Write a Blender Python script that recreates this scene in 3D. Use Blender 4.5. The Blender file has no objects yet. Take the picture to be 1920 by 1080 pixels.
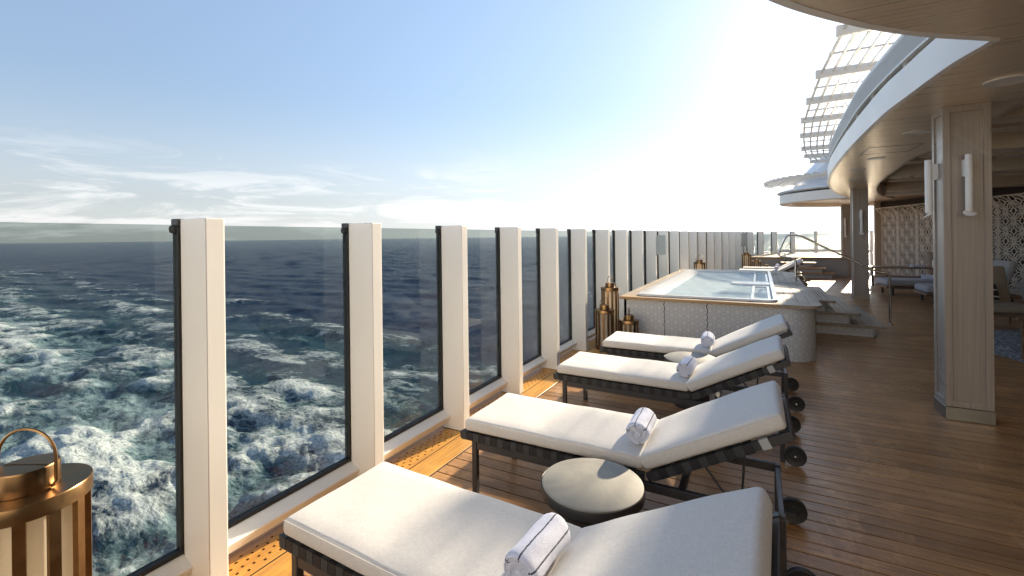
import bpy, bmesh, math, random
import numpy as np
from mathutils import Vector, Matrix, Euler
random.seed(7)
R = math.radians
S = bpy.context.scene
COL = S.collection

# ------------------------------------------------------------------ camera
EYE = 1.8
cd = bpy.data.cameras.new('camera'); cam = bpy.data.objects.new('camera', cd); COL.objects.link(cam)
cd.sensor_width = 36; cd.lens = 853 / 1920 * 36; cd.shift_y = -95.5 / 1920
cd.clip_start = 0.05; cd.clip_end = 90000
yaw, roll = R(28.6), R(0.69)
fw = Vector((-math.sin(yaw), math.cos(yaw), 0)); r0 = Vector((math.cos(yaw), math.sin(yaw), 0)); u0 = Vector((0, 0, 1))
rt = r0 * math.cos(roll) - u0 * math.sin(roll); up = u0 * math.cos(roll) + r0 * math.sin(roll)
cam.matrix_world = Matrix(((rt.x, up.x, -fw.x, 0), (rt.y, up.y, -fw.y, 0), (rt.z, up.z, -fw.z, EYE), (0, 0, 0, 1)))
S.camera = cam
S.render.resolution_x = 1024; S.render.resolution_y = 576

# ------------------------------------------------------------------ sun, sky, exposure
SUN_EL, SUN_AZ = 19.1, 11.0            # azimuth: degrees from +Y towards +X
w = bpy.data.worlds.new('World'); S.world = w; w.use_nodes = True
nt = w.node_tree; nt.nodes.clear()
N = nt.nodes.new; LK = nt.links.new
sky = N('ShaderNodeTexSky'); sky.sky_type = 'NISHITA'; sky.sun_disc = False
sky.sun_elevation = R(SUN_EL); sky.sun_rotation = R(SUN_AZ)
sky.air_density = 1.0; sky.dust_density = 0.3; sky.ozone_density = 2.6; sky.altitude = 20
tc = N('ShaderNodeTexCoord'); sep = N('ShaderNodeSeparateXYZ'); LK(tc.outputs['Generated'], sep.inputs[0])
def wmath(op, a, b=None, c=None):
    n = N('ShaderNodeMath'); n.operation = op
    for i, v in enumerate((a, b, c)):
        if v is None: continue
        if isinstance(v, (int, float)): n.inputs[i].default_value = v
        else: LK(v, n.inputs[i])
    return n.outputs[0]
mp = N('ShaderNodeMapping'); mp.inputs['Scale'].default_value = (2.6, 2.6, 17.0); mp.inputs['Rotation'].default_value = (0, R(-3), 0); mp.inputs['Location'].default_value = (1.7, .4, .3)
LK(tc.outputs['Generated'], mp.inputs[0])
nz = N('ShaderNodeTexNoise'); nz.inputs['Scale'].default_value = 1.25; nz.inputs['Detail'].default_value = 11; nz.inputs['Roughness'].default_value = 0.64; nz.inputs['Distortion'].default_value = 0.55
LK(mp.outputs[0], nz.inputs['Vector'])
def wrange(v, a, b, c, d):
    n = N('ShaderNodeMapRange'); n.interpolation_type = 'SMOOTHSTEP'; LK(v, n.inputs[0])
    for i, q in enumerate((a, b, c, d)): n.inputs[i + 1].default_value = q
    return n.outputs[0]
cl = wrange(nz.outputs[0], 0.47, 0.60, 0, 1)
cl = wmath('MULTIPLY', cl, wrange(sep.outputs[2], 0.07, 0.20, 1.0, 0.0))
cl = wmath('MULTIPLY', cl, 0.5)
gm = N('ShaderNodeGamma'); gm.inputs[1].default_value = 0.80; LK(sky.outputs[0], gm.inputs[0])
hs = N('ShaderNodeHueSaturation'); LK(gm.outputs[0], hs.inputs['Color']); LK(wrange(sep.outputs[2], -0.02, 0.30, 0.22, 0.86), hs.inputs['Saturation'])
tn = N('ShaderNodeMix'); tn.data_type = 'RGBA'; tn.blend_type = 'MULTIPLY'; tn.inputs[0].default_value = 1; LK(hs.outputs[0], tn.inputs[6])
el = wrange(sep.outputs[2], -0.05, 0.62, 0.60, 1.0); ec = N('ShaderNodeCombineColor')
for k_, q_ in enumerate((.955, .98, 1.02)): LK(wmath('MULTIPLY', el, q_), ec.inputs[k_])
LK(ec.outputs[0], tn.inputs[7])
hz = N('ShaderNodeMix'); hz.data_type = 'RGBA'; LK(tn.outputs[2], hz.inputs[6])
hz.inputs[7].default_value = (3.75, 3.7, 3.65, 1); LK(cl, hz.inputs[0])
bg = N('ShaderNodeBackground'); bg.inputs[1].default_value = 0.12; LK(hz.outputs[2], bg.inputs[0])
wo = N('ShaderNodeOutputWorld'); LK(bg.outputs[0], wo.inputs[0])

sd = bpy.data.lights.new('sun', 'SUN'); sd.energy = 4.3; sd.angle = R(1.0); sd.color = (1.0, 0.84, 0.62)
sun = bpy.data.objects.new('sun', sd); COL.objects.link(sun)
sv = Vector((math.sin(R(SUN_AZ)) * math.cos(R(SUN_EL)), math.cos(R(SUN_AZ)) * math.cos(R(SUN_EL)), math.sin(R(SUN_EL))))
sun.rotation_euler = sv.to_track_quat('Z', 'Y').to_euler()
S.view_settings.view_transform = 'Standard'; S.view_settings.look = 'None'
S.view_settings.exposure = 1.45; S.view_settings.gamma = 1; S.view_settings.use_curve_mapping = False
S.render.engine = 'CYCLES'
S.cycles.max_bounces = 10; S.cycles.diffuse_bounces = 5; S.cycles.transparent_max_bounces = 24
S.cycles.sample_clamp_indirect = 6

# ------------------------------------------------------------------ material helpers
class NG:
    def __init__(s, name):
        s.m = bpy.data.materials.new(name); s.m.use_nodes = True; s.t = s.m.node_tree; s.t.nodes.clear()
        s.out = s.t.nodes.new('ShaderNodeOutputMaterial')
    def n(s, typ, **kw):
        nd = s.t.nodes.new(typ)
        for k, v in kw.items():
            if k.startswith('i_'): nd.inputs[k[2:].replace('_', ' ')].default_value = v
            else: setattr(nd, k, v)
        return nd
    def l(s, a, b): s.t.links.new(a, b)
    def math(s, op, a, b=None, c=None, clamp=False):
        nd = s.n('ShaderNodeMath', operation=op, use_clamp=clamp)
        for i, v in enumerate((a, b, c)):
            if v is None: continue
            if isinstance(v, (int, float)): nd.inputs[i].default_value = v
            else: s.l(v, nd.inputs[i])
        return nd.outputs[0]
    def ramp(s, v, a, b, c=0., d=1., smooth=True):
        nd = s.n('ShaderNodeMapRange'); nd.interpolation_type = 'SMOOTHSTEP' if smooth else 'LINEAR'; s.l(v, nd.inputs[0])
        for i, q in enumerate((a, b, c, d)): nd.inputs[i + 1].default_value = q
        return nd.outputs[0]
    def mix(s, f, a, b):
        nd = s.n('ShaderNodeMix', data_type='RGBA')
        if isinstance(f, (int, float)): nd.inputs[0].default_value = f
        else: s.l(f, nd.inputs[0])
        for i, v in ((6, a), (7, b)):
            if isinstance(v, tuple): nd.inputs[i].default_value = (*v, 1)
            else: s.l(v, nd.inputs[i])
        return nd.outputs[2]
    def pos(s, scale=(1, 1, 1), obj=False, rot=(0, 0, 0)):
        if obj: o = s.n('ShaderNodeTexCoord').outputs['Object']
        else: o = s.n('ShaderNodeNewGeometry').outputs['Position']
        m = s.n('ShaderNodeMapping'); m.inputs['Scale'].default_value = scale; m.inputs['Rotation'].default_value = rot; s.l(o, m.inputs[0]); return m.outputs[0]
    def noise(s, vec, scale, detail=4, rough=.55, dist=0., out=0):
        nd = s.n('ShaderNodeTexNoise'); nd.inputs['Scale'].default_value = scale; nd.inputs['Detail'].default_value = detail
        nd.inputs['Roughness'].default_value = rough; nd.inputs['Distortion'].default_value = dist; s.l(vec, nd.inputs['Vector']); return nd.outputs[out]
    def bump(s, h, strength=.3, dist=.002, nrm=None):
        nd = s.n('ShaderNodeBump'); nd.inputs['Strength'].default_value = strength; nd.inputs['Distance'].default_value = dist; s.l(h, nd.inputs['Height'])
        if nrm is not None: s.l(nrm, nd.inputs['Normal'])
        return nd.outputs[0]
    def bsdf(s, col=(.5, .5, .5), rough=.5, metal=0., nrm=None, **kw):
        p = s.n('ShaderNodeBsdfPrincipled')
        if isinstance(col, tuple): p.inputs['Base Color'].default_value = (*col, 1)
        else: s.l(col, p.inputs['Base Color'])
        if isinstance(rough, (int, float)): p.inputs['Roughness'].default_value = rough
        else: s.l(rough, p.inputs['Roughness'])
        p.inputs['Metallic'].default_value = metal
        if nrm is not None: s.l(nrm, p.inputs['Normal'])
        for k, v in kw.items(): p.inputs[k.replace('_', ' ')].default_value = v
        return p
    def done(s, sh): s.l(sh.outputs[0] if hasattr(sh, 'outputs') else sh, s.out.inputs[0]); return s.m

def simple(name, col, rough=.5, metal=0., var=.06, nscale=6., bump=.05, bscale=60., bdist=.001, **kw):
    g = NG(name); p = g.pos(); n = g.noise(p, nscale, 5)
    lo = tuple(c * (1 - var) for c in col); hi = tuple(min(1, c * (1 + var)) for c in col)
    b = g.noise(p, bscale, 3)
    return g.done(g.bsdf(g.mix(n, lo, hi), g.ramp(n, .2, .8, rough * .85, min(1, rough * 1.15)), metal, g.bump(b, bump, bdist), **kw))

def wood(name, a, b, grain=(1.2, 26, 26), rough=.5, var=.35, bump=.25, coat=0., wear_sheen=0.):
    """a/b: dark and light tone; the grain runs along the axis with the small scale value"""
    g = NG(name)
    geo = g.n('ShaderNodeNewGeometry'); oi = g.n('ShaderNodeObjectInfo')
    rnd = g.math('FRACT', g.math('ADD', g.math('MULTIPLY', geo.outputs['Random Per Island'], 3.17), g.math('MULTIPLY', oi.outputs['Random'], 5.3)))
    off = g.n('ShaderNodeCombineXYZ'); g.l(g.math('MULTIPLY', rnd, 31.), off.inputs[0]); g.l(g.math('MULTIPLY', rnd, 17.), off.inputs[2])
    va = g.n('ShaderNodeVectorMath', operation='ADD'); g.l(geo.outputs['Position'], va.inputs[0]); g.l(off.outputs[0], va.inputs[1])
    m = g.n('ShaderNodeMapping'); m.inputs['Scale'].default_value = grain; g.l(va.outputs[0], m.inputs[0])
    n1 = g.noise(m.outputs[0], 1.6, 8, .65, .6)
    col = g.mix(g.ramp(n1, .3, .72), a, b)
    t = g.math('ADD', 1 - var / 2, g.math('MULTIPLY', rnd, var))
    hs = g.n('ShaderNodeHueSaturation'); g.l(col, hs.inputs['Color']); g.l(t, hs.inputs['Value']); col = hs.outputs[0]
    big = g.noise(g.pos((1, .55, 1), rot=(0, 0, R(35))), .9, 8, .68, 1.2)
    salt_glint = g.math('MULTIPLY', g.ramp(g.noise(g.pos((1, .8, 1), rot=(0, 0, R(25))), 1.1, 10, .74, 2.0), .52, .61), g.ramp(g.noise(g.pos(), 9., 6, .7), .35, .6))
    if wear_sheen: col = g.mix(g.math('MULTIPLY', g.math('MAXIMUM', g.math('MULTIPLY', salt_glint, 1.3), g.ramp(big, .5, .7)), wear_sheen), col, tuple(min(1, c * 1.55 + .03) for c in b))  # salt marks and wear, plus sun glints and sheen painted into the plank colour
    rg = g.math('ADD', g.ramp(big, .3, .75, rough * .6, rough * 1.2), g.math('MULTIPLY', n1, .08))
    p = g.bsdf(col, rg, 0, g.bump(n1, bump, .0015))
    p.inputs['Coat Weight'].default_value = coat
    return g.done(p)

M = {}
M['white'] = simple('white_paint', (.84, .82, .78), .38, var=.03, nscale=2., bump=.03, bscale=25, bdist=.002)
M['offwhite'] = simple('warm_white_paint', (.70, .67, .62), .35, var=.03, nscale=3.)
M['rubber'] = simple('black_rubber', (.018, .019, .02), .55)
M['frame'] = simple('charcoal_powder_coat', (.045, .046, .05), .42, var=.15, bscale=400, bump=.15)
M['strap'] = simple('dark_webbing', (.018, .018, .021), .7, bscale=500, bump=.5)
M['strap2'] = simple('grey_webbing', (.045, .047, .05), .75, bscale=500, bump=.5)
M['ltstrap'] = simple('pale_webbing', (.42, .43, .43), .8, bscale=400, bump=.4)
M['steel'] = simple('polished_steel', (.50, .50, .50), .16, 1.0, var=.05, bump=.01)
M['bsteel'] = simple('brushed_steel', (.30, .29, .27), .35, 1.0, var=.08)
M['deck'] = wood('teak_deck', (.235, .118, .055), (.46, .25, .10), (1.1, 30, 30), rough=.40, var=.40, wear_sheen=.34, bump=.35)
M['deckY'] = wood('teak_margin', (.44, .21, .055), (.72, .37, .075), (30, 1.1, 30), rough=.42, var=.22, wear_sheen=.15)
M['caulk'] = simple('black_caulk', (.012, .010, .009), .9)
M['cope'] = wood('grey_teak', (.23, .175, .12), (.38, .30, .215), (30, 1.2, 30), rough=.55, var=.14)  # greyer brown teak, coping and pool treads
M['copeX'] = wood('orange_teak', (.36, .20, .085), (.50, .31, .14), (1.2, 30, 30), rough=.45, var=.12)  # more orange teak, coping and far platform
M['lam'] = wood('taupe_laminate', (.31, .26, .215), (.41, .35, .295), (38, 38, .5), rough=.36, var=.0, bump=.12)
M['lamH'] = wood('taupe_ceiling', (.48, .39, .29), (.62, .51, .39), (.5, 38, 38), rough=.34, var=.05, bump=.1)
M['furn'] = wood('brown_furniture_wood', (.13, .08, .05), (.24, .155, .10), (2, 30, 30), rough=.4, var=.1)
M['bronze'] = simple('brushed_bronze', (.26, .16, .078), .33, 1.0, var=.35, nscale=14, bump=.06, bscale=90)
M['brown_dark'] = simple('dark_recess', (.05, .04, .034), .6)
M['shell'] = simple('white_acrylic', (.78, .79, .79), .14, var=.02, bump=.0)
M['screen'] = simple('ivory_lattice', (.84, .79, .72), .45, var=.03)
M['dome'] = simple('white_hull_paint', (.72, .76, .80), .32, var=.03, nscale=1.)
M['grey'] = simple('grey_wall_paint', (.36, .345, .33), .5, var=.05, nscale=2)
M['stone'] = None

def soffit_mat():
    g = NG('soffit_panel'); p = g.pos()
    sp = g.n('ShaderNodeSeparateXYZ'); g.l(p, sp.inputs[0])
    n = g.noise(g.pos((.6, 30, 1)), 1.0, 7, .6)
    fy = g.math('FRACT', g.math('MULTIPLY', sp.outputs[1], 5.0))
    seam = g.ramp(g.math('ABSOLUTE', g.math('SUBTRACT', fy, .5)), .47, .5)
    col = g.mix(n, (.80, .67, .50), (.90, .77, .60))
    col = g.mix(g.math('MULTIPLY', seam, .35), col, (.35, .27, .18))
    return g.done(g.bsdf(col, g.ramp(n, .2, .8, .24, .38), .45, g.bump(g.math('SUBTRACT', n, g.math('MULTIPLY', seam, 1.5)), .12, .002)))
M['soffit'] = soffit_mat()

def fabric(name, a, b, sc=420.):
    g = NG(name); p = g.pos(obj=True)
    big = g.noise(p, 3.5, 5, .6); mid = g.noise(p, 16., 4, .6)
    wx = g.noise(g.pos((1, .12, 1), obj=True), sc, 2, .5); wy = g.noise(g.pos((.12, 1, 1), obj=True), sc, 2, .5)
    th = g.math('MULTIPLY', g.math('ADD', wx, wy), .5)
    col = g.mix(g.ramp(th, .36, .64), a, b)
    hs = g.n('ShaderNodeHueSaturation'); g.l(col, hs.inputs['Color']); g.l(g.math('ADD', .93, g.math('MULTIPLY', big, .14)), hs.inputs['Value'])
    nr = g.bump(th, .35, .0012); nr = g.bump(g.math('ADD', big, g.math('MULTIPLY', mid, .12)), .35, .012, nr)
    q = g.bsdf(hs.outputs[0], .92, 0, nr); q.inputs['Sheen Weight'].default_value = .15
    return g.done(q)
M['fabric'] = fabric('linen_cushion', (.58, .565, .54), (.69, .675, .65))
M['fabric2'] = fabric('grey_linen', (.33, .33, .345), (.48, .48, .50))
M['sofa'] = fabric('brown_upholstery', (.10, .085, .075), (.18, .155, .14))
M['beige'] = fabric('beige_upholstery', (.27, .22, .17), (.38, .32, .255))

def towel_mat(stripe=True):
    g = NG('terry_towel'); p = g.pos(obj=True); n = g.noise(p, 260., 3, .6); m = g.noise(p, 30., 3)
    # stripes woven lengthwise: dark grey lines at fixed angles round the roll (local axis = Y)
    tcn = g.n('ShaderNodeTexCoord'); sp = g.n('ShaderNodeSeparateXYZ'); g.l(tcn.outputs['Object'], sp.inputs[0])
    ang = g.math('ARCTAN2', sp.outputs[2], sp.outputs[0]); rad = g.math('SQRT', g.math('ADD', g.math('POWER', sp.outputs[0], 2), g.math('POWER', sp.outputs[2], 2)))
    ang = g.math('ADD', ang, g.math('MULTIPLY', g.math('SUBTRACT', m, .5), .05))
    f = None
    for a0 in (.62, 1.75, 2.85, -1.2):
        d = g.math('ABSOLUTE', g.math('SUBTRACT', ang, a0)); k = g.ramp(g.math('MULTIPLY', d, rad), .0024, .0040, 1, 0)
        f = k if f is None else g.math('MAXIMUM', f, k)
    f = g.math('MULTIPLY', f, g.ramp(rad, .042, .048))
    f = g.math('MULTIPLY', f, g.ramp(n, .30, .50, .35, 1))
    col = g.mix(f, g.mix(n, (.62, .66, .82), (.80, .83, .95)), (.03, .04, .08))
    return g.done(g.bsdf(col, .95, 0, g.bump(n, .9, .004)))
M['towel'] = towel_mat()

def tile_mat():
    g = NG('mosaic_tile_pattern'); geo = g.n('ShaderNodeNewGeometry'); sp = g.n('ShaderNodeSeparateXYZ'); g.l(geo.outputs['Position'], sp.inputs[0])
    u = g.math('ADD', sp.outputs[0], g.math('MULTIPLY', sp.outputs[1], 1.0)); v = sp.outputs[2]; s_ = .062
    f = None
    for a in (0, 60, 120):
        c, s2 = math.cos(R(a)), math.sin(R(a))
        d = g.math('ADD', g.math('MULTIPLY', u, c / s_), g.math('MULTIPLY', v, s2 / s_))
        fr = g.math('ABSOLUTE', g.math('SUBTRACT', g.math('FRACT', d), .5))
        k = g.ramp(fr, .36, .45); f = k if f is None else g.math('MAXIMUM', f, k)
        d2 = g.math('ADD', g.math('MULTIPLY', u, -s2 / (s_ * 1.732)), g.math('MULTIPLY', v, c / (s_ * 1.732)))
        fr2 = g.math('ABSOLUTE', g.math('SUBTRACT', g.math('FRACT', d2), .5)); f = g.math('MAXIMUM', f, g.math('MULTIPLY', g.ramp(fr2, .40, .46), .8))
    n = g.noise(g.pos(), 14., 4)
    col = g.mix(f, g.mix(n, (.34, .345, .35), (.41, .415, .42)), (.62, .62, .62))
    return g.done(g.bsdf(col, .4, 0, g.bump(f, .5, .003)))
M['tile'] = tile_mat()

def stone_mat():
    g = NG('stone_table_top'); p = g.pos(obj=True); a = g.noise(p, 3.2, 6, .6, .7); b = g.noise(p, 160., 3)
    col = g.mix(g.ramp(a, .3, .7), (.29, .275, .23), (.42, .395, .33))
    col = g.mix(g.math('MULTIPLY', b, .25), col, (.26, .25, .22))
    return g.done(g.bsdf(col, .62, 0, g.bump(b, .15, .001)))
M['stone'] = stone_mat()

def glass_mat(name, tint, ior=1.5, rough=.0):
    g = NG(name); tr = g.n('ShaderNodeBsdfTransparent'); tr.inputs[0].default_value = (*tint, 1)
    gl = g.n('ShaderNodeBsdfGlossy'); gl.inputs['Roughness'].default_value = rough; gl.inputs[0].default_value = (1, 1, 1, 1)
    fr = g.n('ShaderNodeFresnel'); gg = g.n('ShaderNodeNewGeometry')
    g.l(g.math('ADD', ior, g.math('MULTIPLY', gg.outputs['Backfacing'], 1 / ior - ior)), fr.inputs[0])
    dn = g.n('ShaderNodeBsdfDiffuse'); dn.inputs[0].default_value = (.6, .62, .62, 1)
    dirt = g.ramp(g.noise(g.pos(), 2.2, 6, .65, .4), .35, .8, .001, .007)
    mx = g.n('ShaderNodeMixShader'); g.l(fr.outputs[0], mx.inputs[0]); g.l(tr.outputs[0], mx.inputs[1]); g.l(gl.outputs[0], mx.inputs[2])
    m2 = g.n('ShaderNodeMixShader'); g.l(dirt, m2.inputs[0]); g.l(mx.outputs[0], m2.inputs[1]); g.l(dn.outputs[0], m2.inputs[2])
    return g.done(m2)
M['glass'] = glass_mat('tinted_glass', (.69, .73, .72), 1.40)   # both faces of the pane multiply
M['glassdark'] = simple('dark_window', (.03, .035, .04), .08, var=.1, bump=0)
M['sign'] = simple('frosted_sign', (.42, .47, .46), .2, var=.12, nscale=12)

def water_mat():
    g = NG('pool_water'); p = g.pos()
    n = g.noise(p, 3.2, 5, .6, 1.2); n2 = g.noise(p, 16., 4, .6, .8)
    h = g.math('ADD', n, g.math('MULTIPLY', n2, .25)); nr = g.bump(h, .55, .05)
    tr = g.n('ShaderNodeBsdfTransparent'); tr.inputs[0].default_value = (.72, .90, .94, 1)
    gl = g.n('ShaderNodeBsdfGlossy'); gl.inputs['Roughness'].default_value = .04; g.l(nr, gl.inputs['Normal'])
    fr = g.n('ShaderNodeFresnel'); fr.inputs[0].default_value = 1.33; g.l(nr, fr.inputs['Normal'])
    mx = g.n('ShaderNodeMixShader'); g.l(fr.outputs[0], mx.inputs[0]); g.l(tr.outputs[0], mx.inputs[1]); g.l(gl.outputs[0], mx.inputs[2])
    df = g.n('ShaderNodeBsdfDiffuse'); df.inputs[0].default_value = (.72, .87, .90, 1); g.l(nr, df.inputs['Normal'])
    m2 = g.n('ShaderNodeMixShader'); m2.inputs[0].default_value = .5; g.l(mx.outputs[0], m2.inputs[1]); g.l(df.outputs[0], m2.inputs[2])
    return g.done(m2)
M['pool'] = water_mat()

def sea_mat():
    g = NG('sea_water'); p = g.pos()
    at = g.n('ShaderNodeAttribute'); at.attribute_name = 'wake'; ws = g.n('ShaderNodeSeparateXYZ'); g.l(at.outputs['Vector'], ws.inputs[0])
    dens, crest, far = ws.outputs[0], ws.outputs[1], ws.outputs[2]
    pw = g.pos((.62, 1.0, .3), rot=(0, 0, R(8)))
    # warped coordinates for streaky foam
    wn = g.noise(pw, .18, 3, .5, 0, 1); vm = g.n('ShaderNodeVectorMath', operation='SCALE'); vm.inputs['Scale'].default_value = 3.2; g.l(wn, vm.inputs[0])
    va = g.n('ShaderNodeVectorMath', operation='ADD'); g.l(pw, va.inputs[0]); g.l(vm.outputs[0], va.inputs[1])
    wp = va.outputs[0]
    n1 = g.noise(wp, .24, 12, .70, .5); n2 = g.noise(wp, .75, 10, .72, .3)
    rg1 = g.math('SUBTRACT', 1, g.math('MULTIPLY', g.math('ABSOLUTE', g.math('SUBTRACT', n1, .5)), 9.))
    rg2 = g.math('SUBTRACT', 1, g.math('MULTIPLY', g.math('ABSOLUTE', g.math('SUBTRACT', n2, .5)), 7.))
    lace = g.math('MAXIMUM', g.math('MULTIPLY', g.math('MAXIMUM', rg1, 0), .95), g.math('MULTIPLY', g.math('MAXIMUM', rg2, 0), .85))
    body = g.noise(wp, .14, 12, .70, .5)
    fine = g.noise(pw, 4.5, 6, .75, .2)
    thr = g.ramp(dens, 0, 1, .75, .505, False)
    bodyf = g.math('SUBTRACT', g.math('ADD', body, g.math('ADD', g.math('MULTIPLY', crest, .13), g.math('MULTIPLY', g.math('SUBTRACT', n2, .5), .30))), thr)
    solid = g.ramp(bodyf, 0.0, .10)
    lacef = g.math('MULTIPLY', lace, g.ramp(bodyf, -.20, .04))
    foam = g.math('MAXIMUM', solid, g.math('MULTIPLY', g.ramp(lacef, .3, 1.0), .8))
    foam = g.math('MULTIPLY', foam, g.ramp(fine, .36, .56, .35, 1.0))
    foam = g.math('MULTIPLY', foam, g.ramp(dens, .01, .12))
    caps = g.math('MULTIPLY', g.ramp(g.noise(g.pos((1, 1.6, 1)), .55, 8, .7), .70, .76), .35)
    foam = g.math('MAXIMUM', foam, g.math('MULTIPLY', caps, g.ramp(far, 0, 1, 1, .2)))
    aer = g.math('MULTIPLY', g.ramp(dens, .02, .55), g.ramp(body, .26, .52))
    col = g.mix(g.math('MULTIPLY', aer, .8), (.005, .020, .075), (.03, .115, .135))
    facet_tone = g.noise(g.pos((.8, 1.7, 1), rot=(0, 0, R(-20))), .42, 9, .74)
    col = g.mix(g.math('MULTIPLY', g.ramp(facet_tone, .46, .62), .75), col, (.016, .050, .125))  # light and dark wave facets painted into the water colour
    wv = g.math('ADD', g.noise(g.pos((1, 1.8, 1), rot=(0, 0, R(20))), .6, 8, .66), g.math('MULTIPLY', g.noise(g.pos((1, 1.6, 1)), 2.6, 6, .68), .3))
    nr = g.bump(wv, 1.0, .8)
    nr = g.bump(g.math('ADD', n2, g.math('MULTIPLY', fine, .4)), .7, .35, nr)
    wat = g.bsdf(col, .16, 0, nr, IOR=1.33, Specular_IOR_Level=.10); g.l(g.ramp(far, .05, .8, .12, .045), wat.inputs['Specular IOR Level'])
    fm = g.bsdf(g.mix(g.ramp(g.math('ADD', crest, g.math('MULTIPLY', g.math('SUBTRACT', n2, .5), 1.6)), .25, .75), (.42, .55, .58), (.97, .98, .97)), .9, 0, g.bump(g.math('ADD', n2, g.math('MULTIPLY', fine, .5)), .75, .45))  # blue-grey shade in the foam troughs is painted into the colour
    mx = g.n('ShaderNodeMixShader'); g.l(foam, mx.inputs[0]); g.l(wat.outputs[0], mx.inputs[1]); g.l(fm.outputs[0], mx.inputs[2])
    return g.done(mx)
M['sea'] = sea_mat()

def rug_mat():
    g = NG('patterned_rug'); p = g.pos()
    v = g.n('ShaderNodeTexVoronoi', feature='DISTANCE_TO_EDGE'); v.inputs['Scale'].default_value = 9.; g.l(g.noise_warp(p) if hasattr(g, 'noise_warp') else p, v.inputs['Vector'])
    n = g.noise(p, 22., 3)
    k = g.ramp(g.math('ADD', v.outputs['Distance'], g.math('MULTIPLY', n, .08)), .06, .12)
    return g.done(g.bsdf(g.mix(k, (.38, .38, .375), (.13, .135, .14)), .95, 0, g.bump(n, .3, .004)))
M['rug'] = rug_mat()
def pillow_mat():
    g = NG('black_white_pillow'); b = g.n('ShaderNodeTexBrick'); g.l(g.pos((1, 1, 1), obj=True, rot=(R(90), 0, 0)), b.inputs['Vector'])
    b.inputs['Color1'].default_value = (.03, .03, .03, 1); b.inputs['Color2'].default_value = (.05, .05, .045, 1); b.inputs['Mortar'].default_value = (.7, .68, .62, 1)
    b.inputs['Scale'].default_value = 1; b.inputs['Brick Width'].default_value = .13; b.inputs['Row Height'].default_value = .09; b.inputs['Mortar Size'].default_value = .012
    return g.done(g.bsdf(b.outputs[0], .9))
M['pillow'] = pillow_mat()
def lampglass():
    g = NG('frosted_lantern_glass'); d = g.n('ShaderNodeBsdfDiffuse'); d.inputs[0].default_value = (.85, .78, .66, 1)
    t = g.n('ShaderNodeBsdfTranslucent'); t.inputs[0].default_value = (.95, .88, .75, 1)
    mx = g.n('ShaderNodeMixShader'); mx.inputs[0].default_value = .55; g.l(d.outputs[0], mx.inputs[1]); g.l(t.outputs[0], mx.inputs[2])
    return g.done(mx)
M['lglass'] = lampglass()

# ------------------------------------------------------------------ mesh helpers
def link(name, me, mat=None, parent=None, loc=(0, 0, 0), rotz=0.):
    o = bpy.data.objects.new(name, me); COL.objects.link(o)
    if mat is not None and me is not None and not me.materials: me.materials.append(mat)
    o.location = loc
    if rotz: o.rotation_euler = (0, 0, rotz)
    if parent: o.parent = parent
    return o
def tag(o, label=None, cat=None, group=None, kind=None):
    if label: o['label'] = label
    if cat: o['category'] = cat
    if group: o['group'] = group
    if kind: o['kind'] = kind
    return o
def thing(name, label, cat, loc=(0, 0, 0), rotz=0., group=None):
    return tag(link(name, None, None, None, loc, rotz), label, cat, group)
def box(bm, x0, x1, y0, y1, z0, z1, mtx=None):
    vs = [bm.verts.new((x, y, z)) for x in (x0, x1) for y in (y0, y1) for z in (z0, z1)]
    for f in ((0, 1, 3, 2), (4, 6, 7, 5), (0, 4, 5, 1), (2, 3, 7, 6), (0, 2, 6, 4), (1, 5, 7, 3)): bm.faces.new([vs[i] for i in f])
    if mtx is not None:
        for v in vs: v.co = mtx @ v.co
    return vs
def finish(bm, bevel=0., smooth=False, seg=1):
    if bevel: bmesh.ops.bevel(bm, geom=bm.edges[:], offset=bevel, segments=seg, affect='EDGES', profile=.6)
    bmesh.ops.recalc_face_normals(bm, faces=bm.faces[:])
    me = bpy.data.meshes.new('m'); bm.to_mesh(me); bm.free()
    if smooth: me.polygons.foreach_set('use_smooth', [True] * len(me.polygons))
    return me
def boxme(x0, x1, y0, y1, z0, z1, bevel=.003, seg=1):
    bm = bmesh.new(); box(bm, x0, x1, y0, y1, z0, z1); return finish(bm, bevel, False, seg)
def shade_auto(me, ang=35):
    me.polygons.foreach_set('use_smooth', [True] * len(me.polygons))
    bm = bmesh.new(); bm.from_mesh(me)
    for e in bm.edges:
        if len(e.link_faces) == 2 and e.calc_face_angle(0) > R(ang): e.smooth = False
        elif len(e.link_faces) != 2: e.smooth = False
    bm.to_mesh(me); bm.free(); return me
def lathe(prof, seg=32, cx=0, cy=0):
    bm = bmesh.new(); rings = []
    for r, z in prof:
        if r < 1e-6: rings.append([bm.verts.new((cx, cy, z))])
        else: rings.append([bm.verts.new((cx + r * math.cos(2 * math.pi * i / seg), cy + r * math.sin(2 * math.pi * i / seg), z)) for i in range(seg)])
    for a, b in zip(rings, rings[1:]):
        for i in range(seg):
            j = (i + 1) % seg
            if len(a) == 1 and len(b) == 1: continue
            if len(a) == 1: bm.faces.new((a[0], b[i], b[j]))
            elif len(b) == 1: bm.faces.new((a[i], b[0], a[j]))
            else: bm.faces.new((a[i], b[i], b[j], a[j]))
    return shade_auto(finish(bm))
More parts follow.
